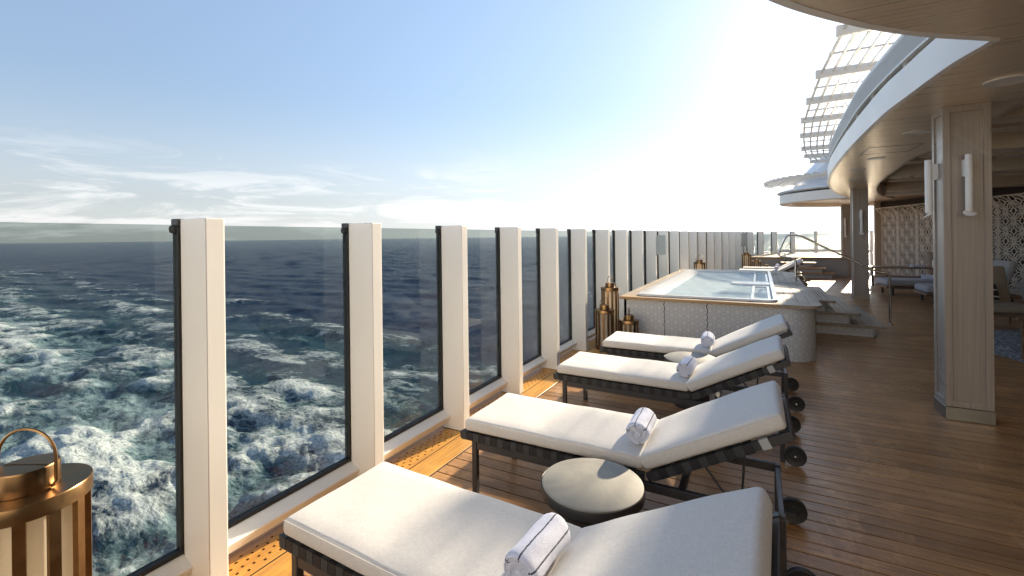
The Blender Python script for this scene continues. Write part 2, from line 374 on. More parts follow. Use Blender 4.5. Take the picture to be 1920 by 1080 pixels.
def tube(pts, r, seg=12, closed=False):
    pts = [Vector(p) for p in pts]; bm = bmesh.new(); rings = []; prev = None
    for i, p in enumerate(pts):
        a = pts[max(i - 1, 0)]; b = pts[min(i + 1, len(pts) - 1)]; t = (b - a).normalized()
        if prev is None: n = t.orthogonal().normalized()
        else: n = (prev - t * prev.dot(t)).normalized()
        prev = n; bn = t.cross(n)
        rings.append([bm.verts.new(p + r * (n * math.cos(2 * math.pi * k / seg) + bn * math.sin(2 * math.pi * k / seg))) for k in range(seg)])
    for a, b in zip(rings, rings[1:]):
        for k in range(seg): j = (k + 1) % seg; bm.faces.new((a[k], a[j], b[j], b[k]))
    bm.faces.new(rings[0]); bm.faces.new(rings[-1])
    return shade_auto(finish(bm))
def fillet(pts, rad, n=6):
    pts = [Vector(p) for p in pts]; out = [pts[0]]
    for a, b, c in zip(pts, pts[1:], pts[2:]):
        d1 = (a - b); d2 = (c - b); k = min(rad, d1.length * .45, d2.length * .45)
        p, q = b + d1.normalized() * k, b + d2.normalized() * k
        for i in range(n + 1): t = i / n; out.append(p * (1 - t) ** 2 + b * 2 * t * (1 - t) + q * t * t)
    out.append(pts[-1]); return out
def prism(poly, z0, z1, bevel=0.):
    """closed 2-D outline extruded from z0 to z1"""
    bm = bmesh.new(); lo = [bm.verts.new((x, y, z0)) for x, y in poly]; hi = [bm.verts.new((x, y, z1)) for x, y in poly]
    f1 = bm.faces.new(lo); f2 = bm.faces.new(hi); n = len(poly)
    for i in range(n): j = (i + 1) % n; bm.faces.new((lo[i], lo[j], hi[j], hi[i]))
    bmesh.ops.triangulate(bm, faces=[f1, f2])
    return shade_auto(finish(bm), 30)
def smoothpath(pts, n=6):
    """Catmull-Rom through 2-D points"""
    P = [Vector((*p, 0)) for p in pts]; P = [P[0] * 2 - P[1]] + P + [P[-1] * 2 - P[-2]]; out = []
    for i in range(1, len(P) - 2):
        for k in range(n):
            t = k / n; a, b, c, d = P[i - 1:i + 3]
            v = .5 * ((2 * b) + (c - a) * t + (2 * a - 5 * b + 4 * c - d) * t * t + (3 * b - a - 3 * c + d) * t ** 3); out.append((v.x, v.y))
    out.append((P[-2].x, P[-2].y)); return out
def strip(path, z0, z1, th):
    """vertical band of thickness th standing along a 2-D path (th to the left of travel)"""
    P = [Vector((*p, 0)) for p in path]; bm = bmesh.new(); rows = []
    for i, p in enumerate(P):
        t = (P[min(i + 1, len(P) - 1)] - P[max(i - 1, 0)]).normalized(); nrm = Vector((-t.y, t.x, 0)); q = p + nrm * th
        rows.append([bm.verts.new((p.x, p.y, z0)), bm.verts.new((q.x, q.y, z0)), bm.verts.new((q.x, q.y, z1)), bm.verts.new((p.x, p.y, z1))])
    for a, b in zip(rows, rows[1:]):
        for k in range(4): j = (k + 1) % 4; bm.faces.new((a[k], a[j], b[j], b[k]))
    bm.faces.new(rows[0]); bm.faces.new(rows[-1])
    return shade_auto(finish(bm), 40)
def cushion(L, W, T, r=.03, puff=.012, nx=28, ny=14, sag=0., seedv=0):
    """soft box-edge cushion, x 0..L, y -W/2..W/2, z 0..T, with rounded crowned faces"""
    rs = random.Random(seedv)
    ph = [rs.uniform(0, 6.28) for _ in range(8)]
    bm = bmesh.new(); nz_ = 6; grid = {}
    hx, hy, hz_ = L / 2, W / 2, T / 2
    def pt(u, v, w_):
        x, y, z = u * hx, v * hy, w_ * hz_
        ix, iy, iz = (max(-(h - r), min(h - r, q)) for q, h in ((x, hx), (y, hy), (z, hz_)))
        d = Vector((x - ix, y - iy, z - iz))
        if d.length > 0:
            m = max(abs(d.x), abs(d.y), abs(d.z)); d = d.normalized() * m
        P_ = Vector((ix, iy, iz)) + d
        bx = 1 - (P_.x / hx) ** 4 if abs(P_.x) < hx else 0; by = 1 - (P_.y / hy) ** 4 if abs(P_.y) < hy else 0; bz = 1 - (P_.z / hz_) ** 2 if abs(P_.z) < hz_ else 0
        P_.z += (1 if w_ > 0 else -.3) * abs(w_) ** 2 * puff * bx * by
        P_.y += math.copysign(1, P_.y) * abs(v) ** 3 * puff * .6 * bz * (1 + .25 * math.sin(P_.x * 9 + ph[0]) + .2 * math.sin(P_.x * 23 + ph[1]))
        P_.x += math.copysign(1, P_.x) * abs(u) ** 9 * puff * .6 * bz
        P_.z += .0022 * math.sin(P_.x * 7 + ph[2] + 2 * P_.y) * (w_ > 0) + .0016 * math.sin(P_.x * 17 + P_.y * 13 + ph[3]) * (w_ > 0)
        return P_ + Vector((hx, 0, hz_))
    def lin(n, h):
        e = r / h * .55; e2 = r / h
        c = [-1, -1 + e * .5, -1 + e, -1 + e2]; m = [(-1 + e2) + (2 - 2 * e2) * k / (n - 6) for k in range(1, n - 6)]
        return c + m + [-q for q in reversed(c)]
    us, vs_, ws = lin(nx, hx), lin(ny, hy), lin(9, hz_)
    def V(u, v, w_):
        k = (round(u, 5), round(v, 5), round(w_, 5))
        if k not in grid: grid[k] = bm.verts.new(pt(u, v, w_))
        return grid[k]
    for w_ in (-1, 1):
        for a, b in zip(us, us[1:]):
            for c, d in zip(vs_, vs_[1:]): bm.faces.new((V(a, c, w_), V(b, c, w_), V(b, d, w_), V(a, d, w_)))
    for v in (-1, 1):
        for a, b in zip(us, us[1:]):
            for c, d in zip(ws, ws[1:]): bm.faces.new((V(a, v, c), V(b, v, c), V(b, v, d), V(a, v, d)))
    for u in (-1, 1):
        for a, b in zip(vs_, vs_[1:]):
            for c, d in zip(ws, ws[1:]): bm.faces.new((V(u, a, c), V(u, b, c), V(u, b, d), V(u, a, d)))
    return finish(bm, 0, True)
def copy_tree(o, parent=None):
    c = o.copy(); COL.objects.link(c)
    if parent: c.parent = parent
    for ch in list(o.children): copy_tree(ch, c)
    return c

# ------------------------------------------------------------------ sea
def vnoise(x, y, seed=0):
    xi = np.floor(x).astype(np.int64); yi = np.floor(y).astype(np.int64); fx = x - xi; fy = y - yi
    fx = fx * fx * (3 - 2 * fx); fy = fy * fy * (3 - 2 * fy)
    def h(a, b):
        n = (a * 374761393 + b * 668265263 + seed * 1442695041) & 0x7fffffff; n = (n ^ (n >> 13)) * 1274126177 & 0x7fffffff
        return ((n ^ (n >> 16)) & 0xffff) / 65535.
    return (h(xi, yi) * (1 - fx) + h(xi + 1, yi) * fx) * (1 - fy) + (h(xi, yi + 1) * (1 - fx) + h(xi + 1, yi + 1) * fx) * fy
def fbm(x, y, o=5, seed=0, gain=.5):
    s = np.zeros_like(x); a = 1.; t = 0.
    for k in range(o): s += a * vnoise(x * 2 ** k + 13.7 * k, y * 2 ** k - 7.1 * k, seed + k); t += a; a *= gain
    return s / t
SEA = -18.
def sea():
    a_dense = np.radians(np.arange(52, 178, .16)); a_rest = np.radians(np.arange(178, 412, 3.0))
    ang = np.concatenate([a_dense, a_rest]); na = len(ang)
    rr = [6.]
    while rr[-1] < 1500: rr.append(rr[-1] * 1.0115)
    while rr[-1] < 70000: rr.append(rr[-1] * 1.22)
    rr = np.array(rr); nr = len(rr)
    A, Rr = np.meshgrid(ang, rr); X = Rr * np.cos(A); Y = Rr * np.sin(A)
    rs = np.random.RandomState(3); Z = np.zeros_like(X)
    for k in range(17):
        lam = 2.2 * 1.17 ** k; th = np.radians(115) + rs.normal(0, .55); amp = .0085 * lam ** .92
        q = 2 * np.pi / lam * (X * np.cos(th) + Y * np.sin(th)) + rs.uniform(0, 6.28)
        Z += amp * (np.sin(q) + .25 * np.sin(2 * q + .6)) * np.clip(1.6 - Rr / (lam * 60), 0, 1)
    ax = -X
    warp = 10 * (fbm(X / 30, Y / 30, 4, 5) - .5) * 2
    outer = 60 + .17 * ax + warp; inner = 38 + .12 * ax + warp
    d_out = np.clip((outer - Y) / (6 + .05 * np.abs(ax)), 0, 1); d_in = np.clip((inner - Y) / (14 + .03 * np.abs(ax)), 0, 1)
    fall = np.exp(-np.clip(Rr - 60, 0, None) / 190.)
    dens = np.clip(d_out * .46 + d_in * .54, 0, 1) * (.34 + .66 * fall)
    edge = np.exp(-((outer - Y - 3) / 4.) ** 2) * .25 * fall; dens = np.clip(dens + edge, 0, 1) * np.clip(.40 + 1.15 * fbm(X / 34., Y / 15., 4, 77), 0, 1.15)
    tb = fbm(X / 5., Y / 5., 6, 11, .55) - .5; tb2 = fbm(X / 1.6, Y / 1.6, 4, 31, .6) - .5
    turb = dens * np.clip(1.3 - Rr / 260, 0, 1)
    Z += turb * (3.2 * (fbm(X / 7., Y / 4.5, 6, 11, .52) - .5) + .7 * tb + .35 * tb2); crest = np.clip(.5 + Z * .9, 0, 1)
    V = np.stack([X, Y, Z + SEA], -1).reshape(-1, 3)
    i = np.arange(nr - 1)[:, None]; j = np.arange(na)[None, :]; j2 = (j + 1) % na
    F = np.stack([i * na + j, i * na + j2, (i + 1) * na + j2, (i + 1) * na + j], -1).reshape(-1, 4)
    me = bpy.data.meshes.new('sea'); me.vertices.add(len(V)); me.vertices.foreach_set('co', V.ravel().astype(np.float32))
    me.loops.add(F.size); me.loops.foreach_set('vertex_index', F.ravel().astype(np.int32))
    me.polygons.add(len(F)); me.polygons.foreach_set('loop_start', (np.arange(len(F)) * 4).astype(np.int32))
    try: me.polygons.foreach_set('loop_total', np.full(len(F), 4, np.int32))
    except Exception: pass
    me.update(calc_edges=True); me.polygons.foreach_set('use_smooth', np.ones(len(F), bool))
    at = me.attributes.new('wake', 'FLOAT_VECTOR', 'POINT')
    W_ = np.stack([dens, crest, np.clip(Rr / 600, 0, 1)], -1).reshape(-1, 3); at.data.foreach_set('vector', W_.ravel().astype(np.float32))
    tag(link('sea', me, M['sea']), kind='structure')
sea()

# ------------------------------------------------------------------ fence line
FP = [(-2.665, .15), (-2.665, 1.26), (-2.665, 2.37), (-2.665, 3.48), (-2.665, 4.59), (-2.66, 5.68), (-2.64, 6.79), (-2.6, 7.9), (-2.56, 9.01), (-2.5, 10.12), (-2.43, 11.23),
      (-2.35, 12.34), (-2.25, 13.45), (-2.14, 14.55), (-2.02, 15.66), (-1.87, 16.76), (-1.7, 17.86), (-1.53, 18.95), (-1.34, 20.05), (-1.15, 21.15), (-.97, 22.24), (-.8, 23.34),
      (-.54, 24.42), (-.09, 25.44), (.52, 26.37), (1.37, 27.08), (2.42, 27.46), (3.53, 27.5), (4.64, 27.5)]
FP = [(-2.665, -.96)] + FP
def fence_x(y):
    for a, b in zip(FP, FP[1:]):
        if a[1] <= y <= b[1] and b[1] > a[1]: return a[0] + (b[0] - a[0]) * (y - a[1]) / (b[1] - a[1])
    return FP[0][0] if y < 1 else 3.

# ------------------------------------------------------------------ deck
deck = tag(link('deck', prism([(x - .14, y - .0) for x, y in FP[:-6]] + [(.3, 27.3), (3.5, 27.9), (9, 27.9), (9, -7), (-2.8, -7)][0:], -.45, -.005), M['caulk']), kind='structure')
PITCH, GAP = .120, .0115
XM = .455                                              # planks start this far inside the fence line
def pl_mesh(L, cache={}):
    k = round(L, 2)
    if k not in cache: cache[k] = boxme(0, k, 0, PITCH - GAP, -.02, 0, .0012)
    return cache[k]
nsing = 0; rest = []
y = -2.0; row = 0
while y < 27.0:
    x = fence_x(y) + XM + .006; xend = 8.6
    offs = [2.9, 1.7, 2.3, 1.2][row % 4]
    first = True
    while x < xend:
        L = offs if first else 2.6
        L = min(L, xend - x); first = False
        # a plank is single where its face is near enough to be told apart
        dep = .878 * y - .479 * (x + L / 2)
        if nsing < 292 and .7 < y < 6.6 and x < 5.0:
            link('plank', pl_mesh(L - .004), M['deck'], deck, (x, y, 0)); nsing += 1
        else: rest.append((x, y, L - .004))
        x += L
    y += PITCH; row += 1
bm = bmesh.new()
for x, y, L in rest: box(bm, x, x + L, y, y + PITCH - GAP, -.02, 0)
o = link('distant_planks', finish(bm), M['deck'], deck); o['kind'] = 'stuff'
# margin boards, perforated drain covers along the fence
def drain_mesh(L):
    W_, nxh, nyh = .24, 6, 21
    xs = [0.0]; ys = [0.0]
    for i in range(nxh): c = .03 + (W_ - .06) * (i + .5) / nxh; xs += [c - .0085, c + .0085]
    for i in range(nyh): c = .06 + (L - .12) * (i + .5) / nyh; ys += [c - .0085, c + .0085]
    xs.append(W_); ys.append(L); bm = bmesh.new()
    g = {}
    def V(i, j, k):
        if (i, j, k) not in g: g[i, j, k] = bm.verts.new((xs[i], ys[j], 0 if k else -.015))
        return g[i, j, k]
    hole = lambda i, j: i % 2 == 1 and j % 2 == 1 and 0 < i < len(xs) - 2 and 0 < j < len(ys) - 2 and ((i // 2 + j // 2) % 2 == 0)
    for i in range(len(xs) - 1):
        for j in range(len(ys) - 1):
            if hole(i, j):
                for a, b in (((i, j), (i + 1, j)), ((i + 1, j), (i + 1, j + 1)), ((i + 1, j + 1), (i, j + 1)), ((i, j + 1), (i, j))):
                    bm.faces.new((V(*a, 1), V(*b, 1), V(*b, 0), V(*a, 0)))
            else: bm.faces.new((V(i, j, 1), V(i + 1, j, 1), V(i + 1, j + 1, 1), V(i, j + 1, 1)))
    return finish(bm)
DR = drain_mesh(1.10); MB_ = boxme(0, .195, 0, 1.104, -.02, 0, .0015); OUT = boxme(-.16, .0, 0, 1.104, -.02, -.001, .0015)
for i, ((x0, y0), (x1, y1)) in enumerate(zip(FP, FP[1:])):
    if y1 > 24: break
    h = -math.atan2(x1 - x0, y1 - y0)
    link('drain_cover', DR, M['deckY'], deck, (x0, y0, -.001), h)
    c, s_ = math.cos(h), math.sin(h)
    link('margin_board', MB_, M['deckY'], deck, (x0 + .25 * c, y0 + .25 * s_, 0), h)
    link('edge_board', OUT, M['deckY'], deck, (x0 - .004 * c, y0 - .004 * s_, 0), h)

# ------------------------------------------------------------------ glass fence
fence = thing('glass_windbreak', 'row of tall white posts with tinted glass panes along the ship deck edge', 'fence', (FP[0][0], FP[0][1], 0))
fx0, fy0 = FP[0]
POST = boxme(0, .235, 0, .095, 0, 1.915, .006, 2)
GASK = boxme(-.052, -.002, -.012, .040, .05, 1.88, .002)
bm = bmesh.new(); box(bm, -.060, .0005, -.016, .05, 1.88, 1.917); KN = finish(bm, .004)
def railme(L, zb):
    bm = bmesh.new(); pr_ = [(-.055, zb - .11), (-.055, zb - .006), (-.008, zb - .006), (.078, zb - .045), (.082, zb - .052), (.060, zb - .11)]
    a = [bm.verts.new((x, .096, z)) for x, z in pr_]; b = [bm.verts.new((x, L - .001, z)) for x, z in pr_]
    bm.faces.new(a); bm.faces.new(b)
    for k in range(6): bm.faces.new((a[k], a[(k + 1) % 6], b[(k + 1) % 6], b[k]))
    return finish(bm)
BALL = lathe([(0, -.03), (.022, -.02), (.026, 0), (.022, .014), (0, .02)], 12)
for i, ((x0, y0), (x1, y1)) in enumerate(zip(FP, FP[1:])):
    h = -math.atan2(x1 - x0, y1 - y0); L = math.hypot(x1 - x0, y1 - y0)
    up_ = .80 if i > 23 else 0.                        # the far panes stand on the raised platform
    p = link('post', POST, M['white'], fence, (x0 - fx0, y0 - fy0, 0), h)
    link('gasket', GASK, M['rubber'], p); link('clamp', KN, M['frame'], p); link('clamp_knob', BALL, M['rubber'], p, (-.03, -.012, 1.865))
    zb = .17 if not up_ else .97
    g = link('glass_pane', boxme(-.030, -.018, .03, L - .012, zb, 1.885, .001), M['glass'], fence, (x0 - fx0, y0 - fy0, 0), h)
    b = link('bottom_rail', railme(L, zb), M['white'], fence, (x0 - fx0, y0 - fy0, 0), h)
    link('rail_gasket', boxme(-.045, .002, .096, L - .001, zb - .006, zb + .016, .001), M['rubber'], b)
x0, y0 = FP[-1]; p = link('post', POST, M['white'], fence, (x0 - fx0, y0 - fy0, 0), -math.pi / 2)

# ------------------------------------------------------------------ canopy over the lounge (scalloped soffit)
ZC = 3.0
sc1 = smoothpath([(-1.1, -2.5), (-1.05, -1.5), (-.9, -.5), (-.55, 1.2), (-.22, 2.1), (.07, 2.70), (.46, 3.22), (.85, 3.62), (1.29, 3.96)], 6)
sc2 = smoothpath([(1.29, 3.96), (1.21, 4.4), (1.15, 5.2), (1.11, 6.0), (1.12, 7.8), (1.17, 9.46), (1.26, 11.2), (1.47, 13.43), (1.84, 15.8), (2.35, 18.0), (3.1, 20.0), (4.0, 21.4)], 6)
canopy = thing('ship_canopy', 'large curved overhanging canopy with beige plank soffit and white scalloped edge above the lounge', 'canopy', (3, 8, ZC))
cp = lambda me, name, mat, par=None: link(name, me, mat, par or canopy, (-3, -8, -ZC) if par is None else (0, 0, 0))
inner = [(4.2, 20.9), (3.3, 18.2), (2.75, 15.6), (2.42, 13.2), (2.33, 12.0), (2.2, 10.3), (2.16, 9.3), (2.26, 8.6), (2.24, 7.6), (2.16, 6.6), (2.18, 5.7), (2.5, 4.6), (3.2, 3.6)]
inner = [(4.2, 20.9)] + smoothpath(inner, 5)[1:]
cp(prism(sc1 + sc2[1:] + inner + [(3.2, -2.5)], ZC, ZC + .06), 'soffit', M['soffit'])
sc1 = [(x - .007, y + .002) for x, y in sc1]; sc2 = [(x - .007, y) for x, y in sc2]
cp(strip(sc2, ZC - .004, ZC + .27, -.05), 'fascia', M['white'])
cp(strip(sc1[8:], ZC - .004, ZC + .27, -.05), 'fascia', M['white'])
cp(prism([(3.2, -2.5)] + list(reversed(inner)) + [(4.6, 24), (9, 27.5), (9, -2.5)], ZC + .42, ZC + .5), 'recessed_ceiling', M['lamH'])
cp(strip(inner, ZC, ZC + .42, .05), 'recess_riser', M['lamH'])
# stepped timber bands crossing the recess
for k, (yb, zb, wd) in enumerate([(6.4, 3.26, .34), (7.4, 3.14, .5), (8.8, 3.24, .40), (10.0, 3.10, .55), (11.7, 3.2, .42), (13.2, 3.06, .62), (15.2, 3.16, .5), (17.0, 3.02, .6)]):
    xl = 2.42 + max(0, yb - 12) * .18
    n = 8; arc = [(xl + wd / 2 - wd / 2 * math.sin(math.pi * i / n), yb + wd / 2 - wd / 2 * math.cos(math.pi * i / n)) for i in range(n + 1)]
    b = cp(prism(arc + [(8.8, yb + wd), (8.8, yb)], zb, ZC + .415), 'ceiling_band', M['lamH'])
for x, y, r in ((1.74, 5.07, .14), (1.66, 7.12, .13), (1.66, 9.26, .12), (1.62, 10.6, .12), (.9, 1.3, .14), (1.9, 12.6, .12)):
    d = cp(lathe([(0, ZC - .006), (r * .8, ZC - .006), (r, ZC - .012), (r, ZC + .004)], 28, x, y), 'ceiling_disc', M['offwhite'])
bm = bmesh.new()
for a in ((1.35, 1.95, 8.05, 8.075), (1.35, 1.95, 8.7, 8.725), (1.35, 1.375, 8.05, 8.725), (1.925, 1.95, 8.05, 8.725)): box(bm, *a, ZC - .004, ZC + .01)
cp(finish(bm), 'access_hatch', M['lam'])

# upper deck edge above the canopy
ub = smoothpath([(1.75, 4.1), (1.45, 5.2), (1.32, 6.5), (1.27, 8.0), (1.3, 9.3), (1.38, 11.4), (1.5, 13.4), (1.78, 15.6), (2.3, 17.9), (3.3, 20.2)], 6)
upper = thing('upper_deck', 'curved white upper deck edge with dark recessed windows above the lounge canopy', 'ship deck', (3, 10, 3.3))
uq = lambda me, name, mat, par=None: link(name, me, mat, par or upper, (-3, -10, -3.3))
uq(prism(ub + [(8.5, 20.2), (8.5, 4.1)], 3.62, 3.86), 'slab', M['offwhite'])
uq(strip(ub, 3.60, 3.90, -.04), 'fascia', M['white'])
win = [(x + .36, y) for x, y in ub]
uq(strip(win, 3.06, 3.62, .05), 'window_band', M['glassdark'])
for k in range(6, len(win) - 4, 5):
    x, y = win[k]; uq(boxme(x - .33, x - .003, y - .02, y + .02, 3.27, 3.612, .003), 'fin', M['offwhite'])

# pergola of the sun deck above
perg = thing('pergola', 'white louvred pergola lattice jutting out against the bright sky above the upper deck', 'pergola', (2, 12, 4.6))
bl = [(1.03, 5.9), (.97, 7.8), (.90, 9.74), (.90, 11.6), (.93, 13.5), (1.05, 15.6), (1.24, 18.0), (1.45, 19.8), (1.75, 21.4)]
XR = 3.6
for x, y in bl: link('beam', boxme(x, XR + .3, y - .035, y + .035, 4.56, 4.70, .003), M['offwhite'], perg, (-2, -12, -4.6))
for (xa, ya), (xb, yb) in zip(bl, bl[1:]):
    link('cross_bar', boxme((xa + xb) / 2 + .06, XR, (ya + yb) / 2 - .012, (ya + yb) / 2 + .012, 4.63, 4.66, 0), M['offwhite'], perg, (-2, -12, -4.6))
    k = 0
    while xa + .09 + k * .17 < 3.1:
        p0 = Vector((xa + .09 + k * .17, ya + .031, 4.645)); p1 = Vector((xb + .09 + k * .17, yb - .031, 4.645)); d = p1 - p0
        bm = bmesh.new(); m = Matrix.Rotation(-math.atan2(d.x, d.y), 4, 'Z'); box(bm, -.019, .019, 0, d.length, -.014, .014, m)
        o = link('rib', finish(bm), M['offwhite'], perg, (p0.x - 2, p0.y - 12, .045)); k += 1
link('support_post', boxme(3.5, 3.7, 6.0, 6.2, 3.865, 4.6), M['offwhite'], perg, (-2, -12, -4.6))
link('support_post', boxme(3.5, 3.7, 18.0, 18.2, 3.865, 4.6), M['offwhite'], perg, (-2, -12, -4.6))

# rounded far end of the ship: stacked discs and funnel dome
dome = thing('aft_tower', 'white rounded ship tower with disc shaped overhang and dome beyond the canopy', 'ship tower', (4.0, 22.3, 0))
def part(name, me, mat, par=dome, loc=(0, 0, 0)): return link(name, me, mat, par, loc)
part('lower_disc', lathe([(2.7, 3.16), (2.86, 3.02), (3.22, 3.0), (3.27, 3.03), (3.27, 3.36), (0, 3.40)], 72), M['white'])
part('disc_underside', lathe([(0, 3.14), (2.75, 3.15)], 72), M['soffit'])
part('dark_gap', lathe([(3.18, 3.37), (3.18, 3.43), (0, 3.44)], 72), M['glassdark'])  # dark band set back between the two discs
part('upper_disc', lathe([(0, 3.435), (3.30, 3.435), (3.36, 3.47), (3.30, 3.52), (2.7, 3.66), (2.55, 3.95), (0, 4.0)], 72), M['dome'])
part('dome_shell', lathe([(2.75, 3.6), (2.5, 3.95), (2.15, 4.4), (1.85, 4.75), (1.3, 5.15), (.7, 5.4), (0, 5.5)], 64), M['dome'], dome, (-.1, .4, 0))
for a in range(158, 262, 5):
    t = R(a); r1, r2 = 2.65, 3.85
    bm = bmesh.new(); box(bm, r1, r2, -.016, .016, 3.92, 3.97, Matrix.Rotation(t, 4, 'Z')); part('louvre_fin', finish(bm), M['offwhite'])
for r_, w_ in ((3.82, .05), (3.3, .03), (2.75, .05)):
    arc = [(r_ * math.cos(R(a)), r_ * math.sin(R(a))) for a in range(156, 265, 3)]; part('louvre_ring', strip(arc, 3.86, 3.915, w_), M['offwhite'])

# ------------------------------------------------------------------ columns
def column(x0, y0, wx, wy, label, h=ZC):
    c = thing('column', label, 'column', (x0, y0, 0), 0)
    t = .014; bm = bmesh.new(); box(bm, t, wx - t, t, wy - t, .13, h - .001)
    link('core_panel', finish(bm), M['lam'], c)
    bm = bmesh.new(); e = .055
    for (ax, s0, s1, u0_, u1_) in (('y', 0, t, 0, wx), ('y', wy - t, wy, 0, wx), ('x', 0, t, 0, wy), ('x', wx - t, wx, 0, wy)):
        # two stiles and two rails per face, rails with chamfered inner corners
        for a, b, z0, z1 in ((u0_, u0_ + e, .13, h - .001), (u1_ - e, u1_, .13, h - .001), (u0_ + e, u1_ - e, .13, .19), (u0_ + e, u1_ - e, h - .065, h - .001)):
            if ax == 'y': box(bm, a, b, s0, s1, z0, z1)
            else:
                a2, b2 = max(a, t + .0005), min(b, wy - t - .0005); box(bm, s0, s1, a2, b2, z0, z1)
    link('panel_frame', finish(bm, .0025), M['lam'], c)
    link('base_plinth', boxme(-.006, wx + .006, -.006, wy + .006, 0, .128, .004), M['bsteel'], c)
    return c
col1 = column(1.55, 5.82, .34, .32, 'nearest square taupe column with two white wall lamps')
column(2.22, 15.3, .34, .36, 'middle square column beside the steel handrail')
column(3.0, 23.2, .40, .36, 'farthest square column behind the middle one at the raised platform')
def wall_lamp(x, y, zt, ln, face, label, sc=1.):
    t = thing('wall_lamp', label, 'wall lamp', (x, y, zt), 0 if face == 'y' else -math.pi / 2, 'white tube lamps on the columns')
    r = .029 * sc; st = .075 * sc
    link('tube', lathe([(0, -.0), (r * .9, 0), (r, -.006), (r, -ln + .01), (r * .85, -ln), (0, -ln)], 24), M['white'], t, (0, -st, 0))
    link('bracket', boxme(-.03 * sc, .012, -st + r * .3, 0, -ln * .38, -ln * .08, .003), M['white'], t)
    d = link('reflector_disc', lathe([(0, -.004), (.046 * sc, 0), (.048 * sc, .006), (0, .008)], 24), M['white'], t, (0, -st, -ln - .02)); d.rotation_euler = (R(38), 0, 0)
    link('disc_stem', tube([(0, -st, -ln), (0, -st, -ln - .022)], .006, 8), M['white'], t)
    return t
wall_lamp(1.715, 5.832, 2.52, .53, 'y', 'white tube wall lamp on the front face of the nearest column')
wall_lamp(1.562, 6.0, 2.52, .53, 'x', 'white tube wall lamp on the left side of the nearest column')
wall_lamp(2.40, 15.312, 2.42, .62, 'y', 'small white tube lamp on the front face of the middle column', 1.1)
wall_lamp(3.10, 23.21, 2.42, .75, 'y', 'tiny white tube lamp on the farthest column', 1.1)

# ------------------------------------------------------------------ raised tub with surround
pool = thing('plunge_pool', 'raised white plunge pool with teak coping and patterned tile sides', 'pool', (-.65, 10.8, 0))
PX0, PX1, PY0, PY1 = -2.05, .75, 7.45, 14.0
def pp(name, me, mat, par=pool): return link(name, me, mat, par, (.65, -10.8, 0) if par is pool else (0, 0, 0))
def rrect(x0, x1, y0, y1, r, n=8, corners=(1, 1, 1, 1)):
    out = []
    for (cx, cy, a0, on) in ((x1 - r, y0 + r, -90, corners[0]), (x1 - r, y1 - r, 0, corners[1]), (x0 + r, y1 - r, 90, corners[2]), (x0 + r, y0 + r, 180, corners[3])):
        if on: out += [(cx + r * math.cos(R(a0 + 90 * i / n)), cy + r * math.sin(R(a0 + 90 * i / n))) for i in range(n + 1)]
        else: out.append({-90: (x1, y0), 0: (x1, y1), 90: (x0, y1), 180: (x0, y0)}[a0])
    return out
# tiled sides in panels with wavy joints on the front
fr_y = PY0 + .05; zt = .755
def wavy(xc, n=22, amp=.007):
    return [(xc + amp * math.sin(k * 2.1) + .004 * math.sin(k * 5.), zt * k / n) for k in range(n + 1)]
js = [-1.95, -1.35, -.72]
def front_panel(la, rb):
    bm = bmesh.new(); A_ = [bm.verts.new((x, fr_y, z)) for x, z in la]; B_ = [bm.verts.new((x, fr_y, z)) for x, z in rb]
    A2 = [bm.verts.new((x, fr_y + .04, z)) for x, z in la]; B2 = [bm.verts.new((x, fr_y + .04, z)) for x, z in rb]
    for k in range(len(la) - 1):
        bm.faces.new((A_[k], B_[k], B_[k + 1], A_[k + 1])); bm.faces.new((A_[k], A_[k + 1], A2[k + 1], A2[k])); bm.faces.new((B_[k], B2[k], B2[k + 1], B_[k + 1]))
    return finish(bm)
st_ = lambda x: [(x, zt * k / 22) for k in range(23)]
g_ = .006
pp('tiled_panel', front_panel(st_(-1.99), [(x - g_, z) for x, z in wavy(js[1])]), M['tile'])
pp('tiled_panel', front_panel([(x + g_, z) for x, z in wavy(js[1])], [(x - g_, z) for x, z in wavy(js[2])]), M['tile'])
pp('tiled_panel', front_panel([(x + g_, z) for x, z in wavy(js[2])], st_(.36)), M['tile'])
pp('backing', boxme(-1.985, .35, fr_y + .02, fr_y + .1, 0, zt - .002, 0), M['caulk'])
arc = [(.361 + .33 * math.sin(R(a)), fr_y + .33 - .33 * math.cos(R(a))) for a in range(0, 91, 6)]
pp('tiled_panel', strip(arc + [(.691, 13.6)], 0, zt, .04), M['tile'])
pp('tiled_panel', strip([(-1.99, 13.6), (-1.99, fr_y)], 0, zt, .04), M['tile'])
pp('tiled_panel', strip([(.691, 13.602), (-1.99, 13.602)], 0, zt, .04), M['tile'])
pp('foot_recess', boxme(-1.9, .6, 7.6, 13.5, 0, .03, 0), M['caulk'])
# coping: front boards, side boards, left and back boards
CZ0, CZ1 = .757, .80
RX0, RX1, RY0, RY1 = -1.80, .20, 7.66, 13.75       # tub rim
def cope(poly, mat): return pp('coping_board', prism(poly, CZ0, CZ1), M[mat])
cope([(PX0, PY0), (-1.62, PY0), (-1.62, RY0 - .004), (PX0, RY0 - .004)], 'copeX')
cope([(-1.616, PY0), (.225, PY0), (.225, RY0 - .004), (-1.616, RY0 - .004)], 'copeX')
cope([(.229, PY0)] + [(PX1 - .2 + .2 * math.sin(R(a)), PY0 + .2 - .2 * math.cos(R(a))) for a in range(0, 91, 10)] + [(PX1, RY0 - .004), (.229, RY0 - .004)], 'cope')
wb = (PX1 - RX1) / 4
for k in range(4):
    xa = RX1 + .004 + k * wb; xb = RX1 + (k + 1) * wb
    cuts = [RY0, 10.1, PY1]
    if k == 3: cuts = [RY0, 10.1, PY1 - .2]
    for a, b in zip(cuts, cuts[1:]): cope([(xa, a), (xb, a), (xb, b - .005), (xa, b - .005)], 'cope')
